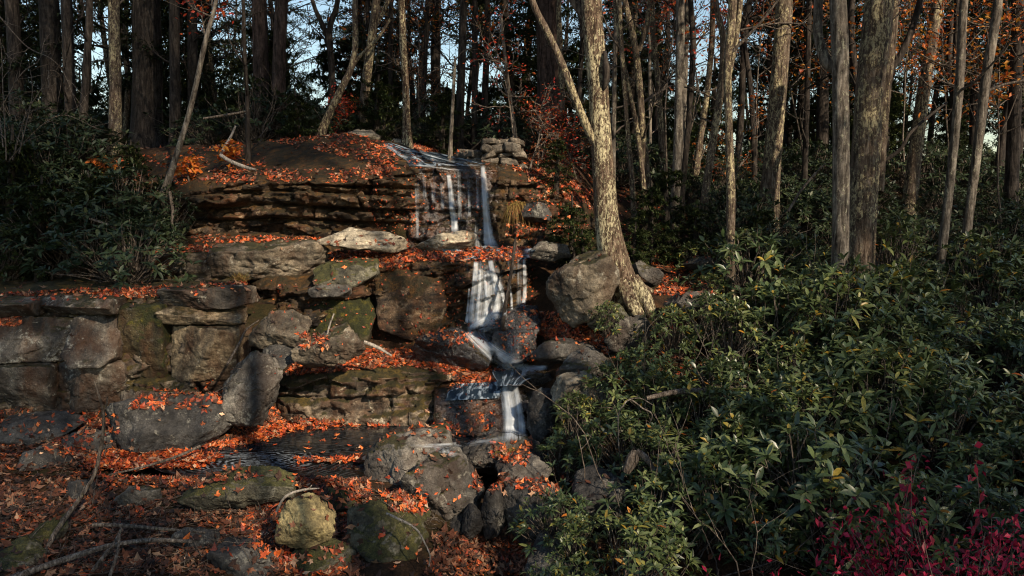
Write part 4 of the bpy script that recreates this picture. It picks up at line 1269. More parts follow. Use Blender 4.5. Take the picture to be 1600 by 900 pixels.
# bare and leafy thin trees behind
def wood_tree(seed, leaf, H=13, label='', group='', name='woodland_tree', nb=26, ef=.5, leafn=6, cat='tree', bark='bark_dark', z0=2.5, r=.085):
    rng = np.random.default_rng(seed)
    tz = np.linspace(-.3, H, 24)
    wob = np.stack([fbm(np.stack([tz * .25, tz * 0 + seed, tz * 0], -1), 2, seed), fbm(np.stack([tz * .25, tz * 0, tz * 0 + seed], -1), 2, seed + 1), tz * 0], -1) * .45
    path = np.stack([tz * 0, tz * 0, tz], -1) + wob - wob[1]
    a = Acc()
    rd = np.interp(tz, [0, .4, H], [r * 1.3, r, .02])
    a.tube(path, rd, 10, bump=bark_bump(seed, .08))
    root = empty(name, (0, 0, 0), label, cat, group)
    link('trunk', a.mesh('trunk', M[bark]), root)
    b, ends = Acc(), []
    add_branches(b, rng, path, r, z0, nb, (.8, 2.6), .08, 5, ends)
    tag(link('twig_spread', b.mesh('twig_spread', M['bark_dark']), root), kind='stuff')
    if leaf:
        e = np.array(ends)
        e = e[rng.random(len(e)) < ef]
        V, T = leaf_blades(rng, e, .11, leafn, .2)
        link('crown', mesh_from('crown', V, [T], M[leaf], False), root)
    return root


GW = 'thin trees of the wood behind the falls'
WT = [wood_tree(11, None, label='bare slender dark tree in the wood behind the falls', group=GW),
      wood_tree(12, 'orange_leaf', label='orange-leaved thin tree in the wood behind the falls', group='orange-leaved trees of the wood behind', ef=.7),
      wood_tree(13, 'brown_leaf', label='russet-leaved thin tree in the wood behind the falls', group='russet-leaved trees of the wood behind', ef=.7),
      wood_tree(15, 'hemlock', label='dark dense-leaved tree in the wood behind the falls', group='dark dense-leaved trees of the wood behind', ef=1.0, leafn=15, nb=42, z0=1.2),
      wood_tree(16, 'hemlock', label='dark dense-leaved tree in the wood behind the falls', group='dark dense-leaved trees of the wood behind', ef=.8, leafn=13, nb=38, z0=2.5),
      wood_tree(14, None, label='bare slender dark tree in the wood behind the falls', group=GW, bark='bark_mixed', r=.08)]
spots = []
for yy, cnt in ((20, 9), (24, 13), (29, 16), (36, 18)):
    half = yy * .7
    for i in range(cnt):
        spots.append((-half + 2 * half * (i + rngp.uniform(.1, .9)) / cnt, yy + rngp.normal() * 1.3))
used = [False] * 6
DARK = []
for yy, cnt in ((24, 10), (30, 14), (38, 16), (46, 40), (56, 46)):
    for i in range(cnt):
        DARK.append((-.7 * yy + 1.4 * yy * (i + rngp.uniform(0, 1)) / cnt, yy + rngp.normal() * 1.6))
NB = len(spots)
spots += DARK
for i, (x, yy) in enumerate(spots):
    pxx = 800 + x / yy * FPX
    if i >= NB and yy < 42 and rngp.random() < (1.0 if 330 < pxx < 860 else .75 if 250 < pxx < 1180 else .3):
        continue
    u = rngp.random()
    if i >= NB:
        k = 3 if u < .55 else 4
    elif pxx > 960:
        k = 1 if u < .45 else 2 if u < .5 else 5 if u < .75 else 0
    elif 560 < pxx < 900:
        k = 2 if u < .2 else 1 if u < .4 else 5 if u < .7 else 0
    else:
        k = 0 if u < .5 else 3 if (u < .8 and not 330 < pxx < 600) else 5
    z = float(ground_z(x, yy)[0])
    s = rngp.uniform(.8, 1.25)
    if i >= NB and yy > 42:
        s *= rngp.uniform(.28, .45)
    ta = (rngp.normal() * .05, rngp.normal() * .05)
    if not used[k]:
        o = WT[k]
        o.location, o.rotation_euler, o.scale = (x, yy, z), (*ta, rngp.uniform(0, 6.28)), (s, s, s)
        used[k] = True
    else:
        dup(WT[k], (x, yy, z), rngp.uniform(0, 6.28), s, tilt=ta)

# saplings with coloured leaves in sight
def leafy_sapling(label, px, py, y, h, leaf, seed, nb=12, ef=.8, leafsize=.07, leafn=6, name='maple_sapling', cat='sapling', z0=.6):
    g = at(px, py, y)
    base, _ = drop(g[0], g[1], 9)
    rng = np.random.default_rng(seed)
    z0 = min(z0, h * .35)
    path = twig_path(rng, (0, 0, -.1), (rng.normal() * .15, rng.normal() * .15, 1), h, 12, .06, .05)
    root = empty(name, base, label, cat)
    a = Acc()
    a.tube(path, np.linspace(.022, .005, len(path)), 7)
    link('trunk', a.mesh('trunk', M['twig']), root)
    b, ends = Acc(), []
    add_branches(b, rng, path, .04, z0, nb, (h * .18, h * .38), .02, 4, ends)
    tag(link('twig_spread', b.mesh('twig_spread', M['twig']), root), kind='stuff')
    e = np.array(ends)
    e = e[rng.random(len(e)) < ef]
    V, T = leaf_blades(rng, e, leafsize, leafn, .09)
    link('crown', mesh_from('crown', V, [T], M[leaf], False), root)
    return root


leafy_sapling('red-orange maple sapling above the stone wall', 806, 215, 15.8, 2.6, 'maple_leaf', 5, nb=13, ef=.55, leafn=4)
leafy_sapling('reddish shrubby sapling right of the stone wall', 840, 270, 15.0, 1.3, 'maple_leaf', 6, nb=12, ef=.35, leafn=4)
leafy_sapling('small crimson sapling beside the lichened leaning trunk', 548, 205, 17.2, 1.1, 'maple_leaf', 7, nb=12)
leafy_sapling('tiny orange-leaved sapling by the warm lit trunk foot at left', 178, 250, 14.6, .75, 'orange_leaf', 8, nb=6, leafsize=.12, ef=.7)
leafy_sapling('tiny orange seedling between the leaning sapling and the cliff top', 296, 262, 14.2, .45, 'orange_leaf', 9, nb=4, leafsize=.12, z0=.2)
leafy_sapling('small orange seedling beside the brown sapling on the cliff', 372, 250, 14.4, .5, 'orange_leaf', 10, nb=4, leafsize=.12, z0=.2)
for i, (px, py, y, h, lf, lab) in enumerate(((826, 262, 14.9, 1.0, 'brown_leaf', 'russet shrub on the leafy slope just right of the stone wall'), (872, 285, 14.8, .9, 'brown_leaf', 'russet shrub on the slope below the big pine'), (905, 262, 15.6, 1.1, 'maple_leaf', 'red-brown shrub left of the lichened tree on the upper slope'),
                                             (845, 225, 16.4, 1.1, 'maple_leaf', 'red shrub at the foot of the big pine'), (890, 225, 17, 1.2, 'brown_leaf', 'russet shrub behind the lichened tree limb'))):
    leafy_sapling(lab, px, py, y, h, lf, 90 + i, nb=15, ef=.55, leafsize=.06, leafn=4, name='russet_shrub', cat='shrub', z0=.15)
leafy_sapling('russet maple sapling behind the slim trunk at the stream head', 655, 215, 19, 3.6, 'brown_leaf', 12, nb=20)
leafy_sapling('orange sapling standing in the wood between the grey and the crooked trunks', 1120, 260, 15.8, 3.0, 'orange_leaf', 13, nb=9, ef=.5)

for i, (px, y, h, lf, lab) in enumerate(((1045, 16.5, 6.4, 'maple_leaf', 'tall red-orange leaved tree rising between the slender trunks of the right slope'), (1175, 17.5, 7.0, 'orange_leaf', 'tall orange-leaved tree behind the crooked lichen-patched trunk'), (1262, 18, 6.6, 'orange_leaf', 'orange-leaved tree in the gap left of the pale sunlit trunk'),
                                         (1420, 18.5, 7.0, 'orange_leaf', 'golden-leaved tree between the thick rough trunk and the broad leaning trunk'), (1490, 15.5, 6.0, 'orange_leaf', 'yellow-orange tree with spreading boughs at the upper right'), (1570, 15, 5.6, 'orange_leaf', 'rusty orange tree at the upper right corner'),
                                         (690, 22, 7.2, 'orange_leaf', 'golden oak above the stream head, deep in the wood'), (1100, 21, 8.0, 'maple_leaf', 'deep red-orange tree high behind the slender trunks'))):
    leafy_sapling(lab, px, 300, y, h, lf, 60 + i, nb=24, ef=.75, leafsize=.1, leafn=6, name='autumn_tree', cat='tree', z0=h * .35)
# ------------------------------------------------------------------ evergreen laurel bushes
def laurel_parts(seed, R=.62, H=.95, tips=95, L=.125, mat='laurel', low=.25):
    rng = np.random.default_rng(seed)
    st = Acc()
    Vs, Qs, n = [], [], 0
    rows_t = np.array([0, .32, .68, 1.0])
    rows_w = np.array([.12, .95, .85, .04])
    for i in range(tips):
        u = rng.uniform(-.15, 1) if i > tips * .25 else rng.uniform(.5, 1)
        az = rng.uniform(0, 2 * PI)
        rr = rng.uniform(.55, 1.0)
        hz = math.sqrt(max(0, 1 - u * u))
        lump = 1 + .25 * math.sin(az * 3 + seed) + .15 * math.sin(az * 5 + 2 * seed)
        tip = np.array([math.cos(az) * hz * R * rr * lump, math.sin(az) * hz * R * rr * lump, low * H + max(u, -.1) * (1 - low) * H * (rr * .5 + .5)])
        out = np.array([math.cos(az) * hz, math.sin(az) * hz, .25 + max(u, 0)])
        ax = out / np.linalg.norm(out) * .7 + np.array([0, 0, .6]) + rng.normal(size=3) * .2
        ax /= np.linalg.norm(ax)
        b0 = np.array([rng.normal() * .07, rng.normal() * .07, -.05])
        mid = b0 * .3 + tip * .55 + np.array([0, 0, -.02]) + rng.normal(size=3) * .05
        q = resample(np.array([b0, mid, tip - ax * .06, tip]), .12)
        st.tube(q, np.linspace(.009, .0035, len(q)), 4)
        a = np.cross(ax, [.3, .5, .2])
        a /= np.linalg.norm(a)
        b = np.cross(ax, a)
        m = int(rng.integers(7, 12))
        ph = rng.uniform(0, 6.28)
        for j in range(m):
            an = ph + j * 2.399
            th = rng.uniform(.75, 1.45) if j > 2 else rng.uniform(.3, .8)
            rad = a * math.cos(an) + b * math.sin(an)
            d = ax * math.cos(th) + rad * math.sin(th)
            ll = L * rng.uniform(.65, 1.25)
            w = ll * rng.uniform(.115, .155)
            sd_ = np.cross(d, ax)
            sd_ /= np.linalg.norm(sd_) + 1e-6
            up = np.cross(sd_, d)
            dr = rng.uniform(.15, .55)
            tt = rows_t[:, None]
            c = tip + rad * .006 - ax * rng.uniform(0, .035) + d * ll * tt + np.array([0, 0, -1.0]) * (dr * ll * tt ** 2)
            fold = .22 * w
            l = c + sd_ * (rows_w * w)[:, None] + up * fold * rows_w[:, None]
            r = c - sd_ * (rows_w * w)[:, None] + up * fold * rows_w[:, None]
            Vs.append(np.stack([l, c, r], 1).reshape(-1, 3))
            k = np.arange(3)[:, None] * 3
            f = np.concatenate([np.stack([k[:, 0], k[:, 0] + 1, k[:, 0] + 4, k[:, 0] + 3], 1), np.stack([k[:, 0] + 1, k[:, 0] + 2, k[:, 0] + 5, k[:, 0] + 4], 1)])
            Qs.append(f + n)
            n += 12
    return st, np.vstack(Vs), np.vstack(Qs)


def laurel(seed, name='laurel_bush', cat='bush', mat='laurel', **kw):
    st, V, Q = laurel_parts(seed, mat=mat, **kw)
    r = empty(name, (0, 0, 0), '', cat)
    tag(link('stems', st.mesh('stems', M['twig']), r), kind='stuff')
    link('foliage', mesh_from('foliage', V, [Q], M[mat]), r)
    return r


class Pool:
    """prototypes that get placed first and copied afterwards"""

    def __init__(self, protos):
        self.p, self.used, self.i = protos, [False] * len(protos), 0

    def put(self, loc, rz, s, label, group=None, k=None, tilt=(0, 0)):
        k = self.i % len(self.p) if k is None else k
        self.i += 1
        o = self.p[k]
        if not self.used[k]:
            self.used[k] = True
            o.location, o.rotation_euler, o.scale = loc, (*tilt, rz), s if isinstance(s, tuple) else (s, s, s)
            o['label'] = label
            if group:
                o['group'] = group
            return o
        c = dup(o, loc, rz, s, label, None, tilt)
        if group:
            c['group'] = group
        elif 'group' in c:
            del c['group']
        return c


rl = np.random.default_rng(4242)
LP = Pool([laurel(s, tips=t, R=R, H=H, L=L, mat='laurel_light' if s in (2, 5) else 'laurel') for s, t, R, H, L in ((1, 88, .62, .95, .135), (2, 76, .55, 1.1, .14), (3, 100, .7, .85, .13), (4, 64, .5, .8, .15), (5, 105, .66, 1.0, .12))])
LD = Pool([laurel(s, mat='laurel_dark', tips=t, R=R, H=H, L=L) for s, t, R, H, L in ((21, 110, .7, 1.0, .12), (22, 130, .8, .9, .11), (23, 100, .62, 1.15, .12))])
GL = 'laurel bushes of the thicket on the right'
LL = 'glossy green laurel bush in the dense thicket on the right'
# bushes one can single out
named = [
    (880, 690, 8.75, .62, 'small bright laurel bush leaning over the slab beside the pool outlet'),
    (905, 640, 9.2, .7, 'yellow-green laurel bush in front of the pale lichen-white boulder'),
    (870, 800, 7.35, .6, 'laurel bush at the left edge of the thicket, under the block-shaped boulder'),
    (1000, 565, 10.2, .6, 'low laurel bush below the grey rock under the lichened tree'),
    (1050, 545, 10.5, .65, 'laurel bush in front of the pale grey rock on the bank'),
    (1025, 600, 9.6, .7, 'laurel bush filling the bank between the flat stone and the half buried log'),
    (960, 600, 9.6, .75, 'laurel bush beside the smooth flat grey stone'),
    (985, 660, 8.7, .9, 'tall laurel bush with a bare arching twig over it'),
    (1120, 670, 7.3, 1.05, 'large pale-leaved laurel bush in the middle of the thicket'),
    (990, 830, 6.6, .8, 'dark laurel bush below the black-stained boulder'),
    (1030, 740, 7.3, .85, 'laurel bush right of the black-stained boulder'),
    (950, 498, 10.75, .42, 'small laurel sprig under the big rounded boulder'),
    (1170, 330, 12.1, 1.3, 'tall laurel with drooping leaves beside the crooked lichen-patched trunk'),
    (1390, 440, 11.0, 1.25, 'tall laurel in front of the thick rough-barked trunk'),
    (1250, 590, 8.3, 1.1, 'sunlit laurel bush in the thicket below the pale trunk'),
    (1540, 320, 12.5, 1.25, 'bluish laurel standing high at the far right edge'),
]
taken = []


def put_laurel(pool, x, y, h, label, group=None, wide=1.0):
    z = float(drop(x, y, 7)[0][2]) if y < 14 else float(ground_z(x, y)[0])
    s = h / .95
    taken.append((x, y, .4 * s))
    return pool.put((x, y, z - .03), rl.uniform(0, 6.28), (s * wide, s * wide, s * rl.uniform(.92, 1.08)), label, group, tilt=(rl.normal() * .08, rl.normal() * .08))


for px, py, y, h, lab in named:
    p = at(px, py, y)
    put_laurel(LP, p[0], y, h, lab)


def thicket_edge(y):      # where the stream bank ends and the bushes begin
    return float(np.interp(y, [4, 6.5, 7.5, 8.5, 9.5, 10.3, 10.9, 11.6, 12.6, 14], [.3, .35, .75, .95, 1.15, 1.55, 2.2, 3.3, 3.2, 2.5]))


for px, y, h, lab in ((893, 13.0, 1.25, 'feathery young hemlock left of the lichened tree trunk'), (915, 12.5, .9, 'low hemlock seedling above the rounded boulder'), (1012, 13.3, 1.4, 'feathery young hemlock right behind the lichened tree'), (868, 14.2, 1.0, 'hemlock seedling on the slope below the big pine'),
                      (990, 12.8, .9, 'low hemlock seedling just right of the lichened tree foot'), (1045, 14.0, 1.6, 'young hemlock at the foot of the smooth grey trunk'), (1090, 13.6, 1.1, 'young hemlock beside the leaf bank on the right slope'), (1185, 13.2, 1.3, 'young hemlock right of the crooked lichen-patched trunk'),
                      (470, 16.6, 1.3, 'young hemlock on the hilltop left of the leaning lichened trunk'), (590, 17.2, 1.5, 'young hemlock on the hilltop behind the pale rock'), (690, 17.4, 1.4, 'young hemlock by the head of the upper stream'),
                      (60, 12.4, 1.7, 'young hemlock above the far left end of the lowest cliff'), (150, 12.9, 1.5, 'young hemlock among the dark laurels left of the leaning sapling'), (20, 13.6, 2.0, 'taller young hemlock at the left edge above the cliff'), (205, 14.0, 1.3, 'young hemlock just left of the leaning sapling foot')):
    x = (px - 800) / FPX * y
    z = float(drop(x, y, 9)[0][2])
    s = h / 3.2
    dup(YH[int(rl.integers(0, 2))], (x, y, z - .05), rl.uniform(0, 6), (s * 1.15, s * 1.15, s), lab, 'young hemlocks round the falls')

# crimson bushes, bottom right
def red_bush(seed, R=.5, H=.8, n=30):
    rng = np.random.default_rng(seed)
    st, C = Acc(), []
    for i in range(n):
        a = rng.uniform(0, 6.28)
        d = np.array([math.cos(a), math.sin(a), rng.uniform(.4, 1.8)])
        q = twig_path(rng, (0, 0, -.05), d, H * rng.uniform(.6, 1.15), 7, .16, -.05)
        st.tube(q, np.linspace(.006, .002, len(q)), 4)
        for j in range(3, len(q)):
            C.append(q[j])
            C.append((q[j] + q[j - 1]) / 2)
    V, T = leaf_blades(rng, np.array(C),  .05, 3, .04, droop=.15, wide=.5)
    r = empty('crimson_bush', (0, 0, 0), '', 'bush')
    tag(link('stems', st.mesh('stems', M['twig']), r), kind='stuff')
    link('foliage', mesh_from('foliage', V, [T], M['red_leaf'], False), r)
    return r


REDS = []
RB = Pool([red_bush(1), red_bush(2)])
for px, py, y, h, lab in ((1400, 742, 6.1, .75, 'small crimson bush nearest the middle of the laurel thicket'), (1500, 790, 5.5, .7, 'crimson bush between the small one and the right edge'), (1580, 775, 5.4, .85, 'crimson bush at the right edge of the picture'),
                          (1560, 860, 4.8, .6, 'deep crimson bush in the bottom right corner'), (1195, 890, 5.1, .5, 'tiny crimson bush at the bottom among the laurels')):
    p = at(px, py, y)
    z = float(drop(p[0], y, 5)[0][2])
    REDS.append((p[0], y))
    s = (p[2] + .12 - z) / .66
    RB.put((p[0], y, z), rl.uniform(0, 6), (1.1, 1.1, max(.6, s)), lab)


cnt = 0
yy = 4.3
while yy < 13.6:
    x0, x1 = thicket_edge(yy), min(9.5, .66 * yy + 1.0)
    step = .5 + .012 * yy
    x = x0 + rl.uniform(0, .25)
    while x < x1:
        xx, y2 = x + rl.normal() * .1, yy + rl.normal() * .12
        pxx = 800 + xx / y2 * FPX
        if not (10.8 < y2 < 12.4 and 1.3 < xx < 2.7) and min([math.hypot(xx - a, y2 - b) for a, b, c in taken[:len(named)]] + [9]) > .36 and min(math.hypot((xx - a) * 1.3, (y2 - b) * .8) for a, b in REDS) > .42:
            edge = smooth(0, 1.6, np.array(xx - x0))
            h = (.5 + .36 * float(edge)) * rl.uniform(.72, 1.3) * (1 + .3 * vnoise(np.array([[xx * .8, y2 * .8, 3.3]]), 9)[0]) + 0
            if y2 < 6.0:
                h = min(h, .62)
            if vnoise(np.array([[xx * 1.05, y2 * 1.05, 8.1]]), 19)[0] < -.34:
                x += step * .9
                continue
            for a, b in REDS:
                if abs(xx - a * y2 / b) < .55 and y2 < b:
                    h = min(h, .38)
            put_laurel(LP, xx, y2, h, LL, GL, 1.05)
            cnt += 1
        x += step * rl.uniform(.85, 1.2)
    yy += step * .92
print('thicket', cnt)
GD = 'dark undergrowth bushes of the forest floor'
DL = 'dark leafy undergrowth bush in the shade of the wood'
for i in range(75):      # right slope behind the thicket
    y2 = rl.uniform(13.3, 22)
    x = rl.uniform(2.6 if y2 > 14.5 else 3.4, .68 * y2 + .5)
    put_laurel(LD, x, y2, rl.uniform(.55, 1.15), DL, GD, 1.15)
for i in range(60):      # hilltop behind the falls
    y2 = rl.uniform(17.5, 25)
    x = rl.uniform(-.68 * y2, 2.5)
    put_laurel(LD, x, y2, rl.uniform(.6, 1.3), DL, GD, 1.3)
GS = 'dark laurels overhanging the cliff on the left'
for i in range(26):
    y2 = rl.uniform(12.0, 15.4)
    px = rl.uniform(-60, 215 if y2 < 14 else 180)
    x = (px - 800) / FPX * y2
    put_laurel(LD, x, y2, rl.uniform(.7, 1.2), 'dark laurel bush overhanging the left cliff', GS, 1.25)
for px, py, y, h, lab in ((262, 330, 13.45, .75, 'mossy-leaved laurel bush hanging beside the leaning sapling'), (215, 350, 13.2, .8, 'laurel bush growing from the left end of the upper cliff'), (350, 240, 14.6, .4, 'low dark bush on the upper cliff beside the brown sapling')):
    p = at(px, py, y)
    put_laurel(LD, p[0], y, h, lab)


# ------------------------------------------------------------------ fallen leaves
def leaf_shapes(rng, P, N, size, cover=.35):
    """lobed, slightly curled leaves lying on points P with normals N"""
    P, N = np.asarray(P), np.asarray(N)
    n = len(P)
    N = N + rng.normal(size=(n, 3)) * cover
    N /= np.linalg.norm(N, axis=1)[:, None]
    a = np.cross(N, rng.normal(size=(n, 3)))
    a /= np.linalg.norm(a, axis=1)[:, None] + 1e-9
    b = np.cross(N, a)
    k = 10
    ang = np.linspace(0, 2 * PI, k, endpoint=False)
    pat = np.array([[1.0, .45, .85, .4, .72, .38, .72, .4, .85, .45],      # maple
                    [1.25, .62, .55, .5, .42, 1.0, .42, .5, .55, .62],      # oval
                    [1.2, .5, .62, .36, .5, .95, .5, .36, .62, .5]])        # oak
    R = pat[rng.integers(0, 3, n)] * rng.uniform(.85, 1.15, (n, k))
    s = size * rng.uniform(.5, 1.2, n) * np.where(rng.random(n) < .15, 1.35, 1)
    curl = rng.uniform(-.2, .6, n)[:, None] * R ** 2 + .06 * rng.normal(size=(n, k))
    rim = P[:, None] + (a[:, None] * (np.cos(ang) * R)[..., None] + b[:, None] * (np.sin(ang) * R)[..., None] + N[:, None] * curl[..., None]) * s[:, None, None]
    V = np.concatenate([P[:, None] , rim], 1) + N[:, None] * .008
    V = V.reshape(-1, 3)
    base = (np.arange(n) * (k + 1))[:, None]
    i = np.arange(k)
    T = np.stack([np.zeros(k, int), 1 + i, 1 + (i + 1) % k], -1)
    T = (base[:, :, None] + T[None]).reshape(-1, 3)
    return V, T


def in_poly(x, y, poly):
    c = False
    j = len(poly) - 1
    for i in range(len(poly)):
        (xi, yi), (xj, yj) = poly[i], poly[j]
        if (yi > y) != (yj > y) and x < (xj - xi) * (y - yi) / (yj - yi) + xi:
            c = not c
        j = i
    return c


def spill(poly, n, upmin=.25, pile=.0, rng=rl, ragged=.45, rock=.08, wet=True):
    """leaves that came to rest on the ground and rocks inside this patch"""
    xs, ys = [p[0] for p in poly], [p[1] for p in poly]
    out = []
    tries = 0
    while len(out) < n and tries < n * 14:
        tries += 1
        x, y = rng.uniform(min(xs), max(xs)), rng.uniform(min(ys), max(ys))
        if not in_poly(x, y, poly):
            continue
        h = hit(x, y)
        if h is None or h[1][2] < upmin:
            continue
        if ragged and vnoise(np.array([h[0] * 3.1]), 77)[0] < -ragged + rng.normal() * .25:
            continue
        if LAST_HIT[0] >= N_LEDGE and rng.random() > rock:
            continue
        p = h[0].copy()
        if p[2] < .012 and p[1] > 8.2:
            if not wet:
                continue
            p[2] = .012
        p[2] += rng.uniform(0, pile)
        out.append((p, h[1]))
    return out


LIT, DULL, STUCK = [], [], []
S_ = lambda poly, n, **k: (LIT.extend(spill(poly, int(n * 1.6), **k)), DULL.extend(spill(poly, int(n * .6), **{**k, 'wet': False})))
S_([(150, 720), (250, 712), (420, 745), (575, 745), (578, 785), (530, 800), (470, 765), (420, 742), (300, 768), (200, 760), (110, 745)], 1500, pile=.05, ragged=1)
S_([(300, 700), (330, 690), (450, 668), (520, 668), (470, 690), (350, 708)], 260, ragged=1)
S_([(100, 655), (180, 640), (190, 670), (260, 712), (250, 730), (150, 735), (60, 700), (90, 670)], 420, pile=.04)
S_([(360, 665), (450, 650), (620, 665), (700, 660), (700, 685), (560, 690), (350, 695)], 420, ragged=.6)
S_([(300, 720), (330, 690), (500, 665), (690, 660), (690, 690), (570, 705), (570, 735), (350, 735)], 30, ragged=2)
S_([(0, 640), (160, 640), (140, 700), (0, 720)], 90)
S_([(0, 720), (430, 745), (430, 830), (340, 900), (0, 900)], 230, ragged=-.1)
S_([(400, 780), (440, 790), (440, 850), (540, 855), (545, 800), (530, 780), (540, 900), (440, 900), (370, 850)], 420, pile=.03, ragged=.8)
S_([(215, 615), (345, 590), (350, 625), (330, 642), (200, 640)], 130, rock=1, upmin=.7)
S_([(150, 455), (390, 440), (390, 456), (140, 468)], 330, ragged=.8)
S_([(0, 458), (150, 450), (150, 470), (0, 475)], 90)
S_([(0, 480), (40, 480), (40, 510), (0, 510)], 60)
S_([(200, 386), (345, 382), (345, 394), (200, 396)], 160, ragged=.8)
S_([(300, 366), (640, 375), (640, 385), (300, 378)], 170, ragged=.8)
S_([(520, 392), (845, 388), (850, 408), (700, 410), (580, 412), (510, 402)], 900, ragged=.9, pile=.03)
S_([(500, 405), (620, 400), (640, 420), (560, 425)], 130)
S_([(330, 266), (640, 262), (645, 275), (480, 290), (340, 288)], 300, ragged=.3)
S_([(400, 205), (560, 207), (650, 240), (660, 268), (600, 270), (520, 240), (420, 222)], 430, ragged=.15)
S_([(180, 250), (400, 215), (420, 260), (330, 280), (190, 310)], 240, ragged=.1)
S_([(640, 224), (720, 222), (740, 250), (700, 238), (650, 236)], 220, ragged=1)
S_([(470, 560), (560, 548), (720, 545), (790, 585), (760, 600), (640, 572), (520, 582), (440, 590)], 900, pile=.02, ragged=.8)
S_([(405, 545), (460, 545), (420, 600), (440, 640), (400, 700), (330, 660), (360, 560)], 120, upmin=.6)
S_([(650, 515), (770, 520), (770, 545), (650, 540)], 60, rock=.6)
S_([(705, 585), (785, 580), (790, 605), (700, 612)], 170)
S_([(820, 485), (870, 488), (950, 530), (950, 555), (860, 530), (825, 520)], 300, ragged=.8)
S_([(990, 400), (1130, 395), (1180, 420), (1130, 470), (1020, 460), (1040, 430)], 800, ragged=.7)
S_([(930, 540), (1080, 500), (1130, 520), (1100, 620), (960, 610)], 160)
S_([(960, 340), (1200, 345), (1200, 400), (960, 400)], 300, ragged=.2)
S_([(800, 195), (930, 195), (930, 330), (860, 300), (800, 265)], 620, ragged=.1)
S_([(930, 250), (1100, 300), (1180, 380), (960, 380)], 260, ragged=.1)
S_([(800, 270), (900, 300), (930, 380), (840, 375), (790, 370)], 220, ragged=.3)
S_([(590, 695), (700, 705), (740, 760), (700, 800), (580, 770)], 14, ragged=2, rock=1)
S_([(765, 690), (830, 690), (830, 730), (770, 720)], 60, rock=.6)
S_([(735, 735), (790, 740), (790, 770), (740, 765)], 60, rock=.5)
S_([(790, 748), (870, 745), (900, 775), (810, 770)], 60, ragged=.7, rock=1)
S_([(690, 840), (840, 840), (840, 900), (670, 900)], 260, ragged=.5)
S_([(590, 770), (660, 775), (668, 805), (610, 800)], 90, pile=.03, rock=1)
S_([(462, 520), (500, 520), (530, 550), (470, 552)], 40, rock=1)
S_([(660, 640), (770, 645), (770, 690), (680, 690)], 26, upmin=.1)
S_([(500, 850), (640, 820), (660, 890), (560, 890)], 4, ragged=2, rock=1)
for poly, n in (([(640, 262), (760, 262), (765, 385), (655, 385)], 60), ([(560, 290), (650, 275), (650, 370), (590, 365)], 110), ([(700, 400), (840, 400), (840, 520), (690, 520)], 150), ([(780, 520), (840, 520), (840, 565), (790, 565)], 50),
                ([(680, 620), (780, 615), (775, 680), (690, 685)], 22), ([(400, 440), (720, 420), (720, 540), (480, 540)], 70), ([(800, 300), (860, 300), (860, 380), (780, 380)], 40)):
    STUCK.extend(spill(poly, int(n * 2.2), upmin=-.6, ragged=.7, rock=.6))
# everywhere on the forest floor
for q in ([(0, 740), (430, 760), (440, 900), (0, 900)], [(0, 640), (200, 640), (220, 740), (0, 740)], [(680, 830), (840, 830), (840, 900), (660, 900)], [(380, 780), (560, 790), (560, 900), (380, 900)]):
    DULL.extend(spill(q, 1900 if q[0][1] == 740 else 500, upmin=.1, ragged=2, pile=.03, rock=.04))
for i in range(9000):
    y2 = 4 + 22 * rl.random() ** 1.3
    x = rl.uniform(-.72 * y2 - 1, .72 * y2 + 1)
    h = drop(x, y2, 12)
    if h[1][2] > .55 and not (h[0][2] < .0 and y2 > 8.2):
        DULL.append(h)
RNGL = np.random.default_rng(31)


def litter(name, items, size, mat, cover):
    V, T = leaf_shapes(RNGL, [i[0] for i in items], [i[1] for i in items], size, cover)
    o = link(name, mesh_from(name, V, [T], M[mat], False))
    return tag(o, kind='stuff')


litter('fallen_leaves', LIT, .04, 'litter', .3)
litter('clinging_leaves', STUCK, .024, 'litter', .3)
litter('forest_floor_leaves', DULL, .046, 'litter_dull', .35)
print('leaves', len(LIT), len(STUCK), len(DULL))

# fine twigs and dead stems in the lower left
a = Acc()
for poly, n in (([(0, 780), (420, 760), (430, 900), (0, 900)], 480), ([(0, 640), (170, 640), (200, 740), (0, 740)], 70), ([(590, 770), (680, 790), (690, 830), (600, 810)], 40), ([(200, 390), (300, 330), (330, 390)], 30), ([(330, 560), (420, 560), (420, 660), (320, 650)], 30)):
    for p, nn in spill(poly, n, upmin=.2, ragged=2):
        d = rl.normal(size=3)
        d = d - nn * d.dot(nn) * .85
        q = twig_path(rl, p + nn * .015, d, rl.uniform(.12, .5), 4, .12, .02)
        a.tube(q, np.linspace(rl.uniform(.002, .005), .0015, len(q)), 4)
tag(link('twig_litter', a.mesh('twig_litter', M['twig'])), kind='stuff')


# ------------------------------------------------------------------ sticks, logs and roots
def stick(name, label, pts, w, mat='twig', cat='branch', side=(), amp=.12, sides=8):
    """pts (px, py, y); w widths in pixels"""
    P = np.array([at(q[0], q[1], q[2]) for q in pts])
    r = np.array(w) / 2 / FPX * np.array([q[2] for q in pts])
    q = resample(np.column_stack([P, r]), .04)
    c = q[0, :3].copy()
    a = Acc()
    a.tube(q[:, :3] - c, q[:, 3], sides, bump=bark_bump(int(pts[0][0]) % 50, amp))
    o = link(name, a.mesh(name, M[mat]), loc=c)
    tag(o, label, cat)
    for sp, sw in side:
        P2 = np.array([at(s[0], s[1], s[2]) for s in sp])
        r2 = np.array(sw) / 2 / FPX * np.array([s[2] for s in sp])
        q2 = resample(np.column_stack([P2, r2]), .04)
        a = Acc()
        a.tube(q2[:, :3] - c, q2[:, 3], 6)
        link('side_twig', a.mesh('side_twig', M[mat]), o)
    return o


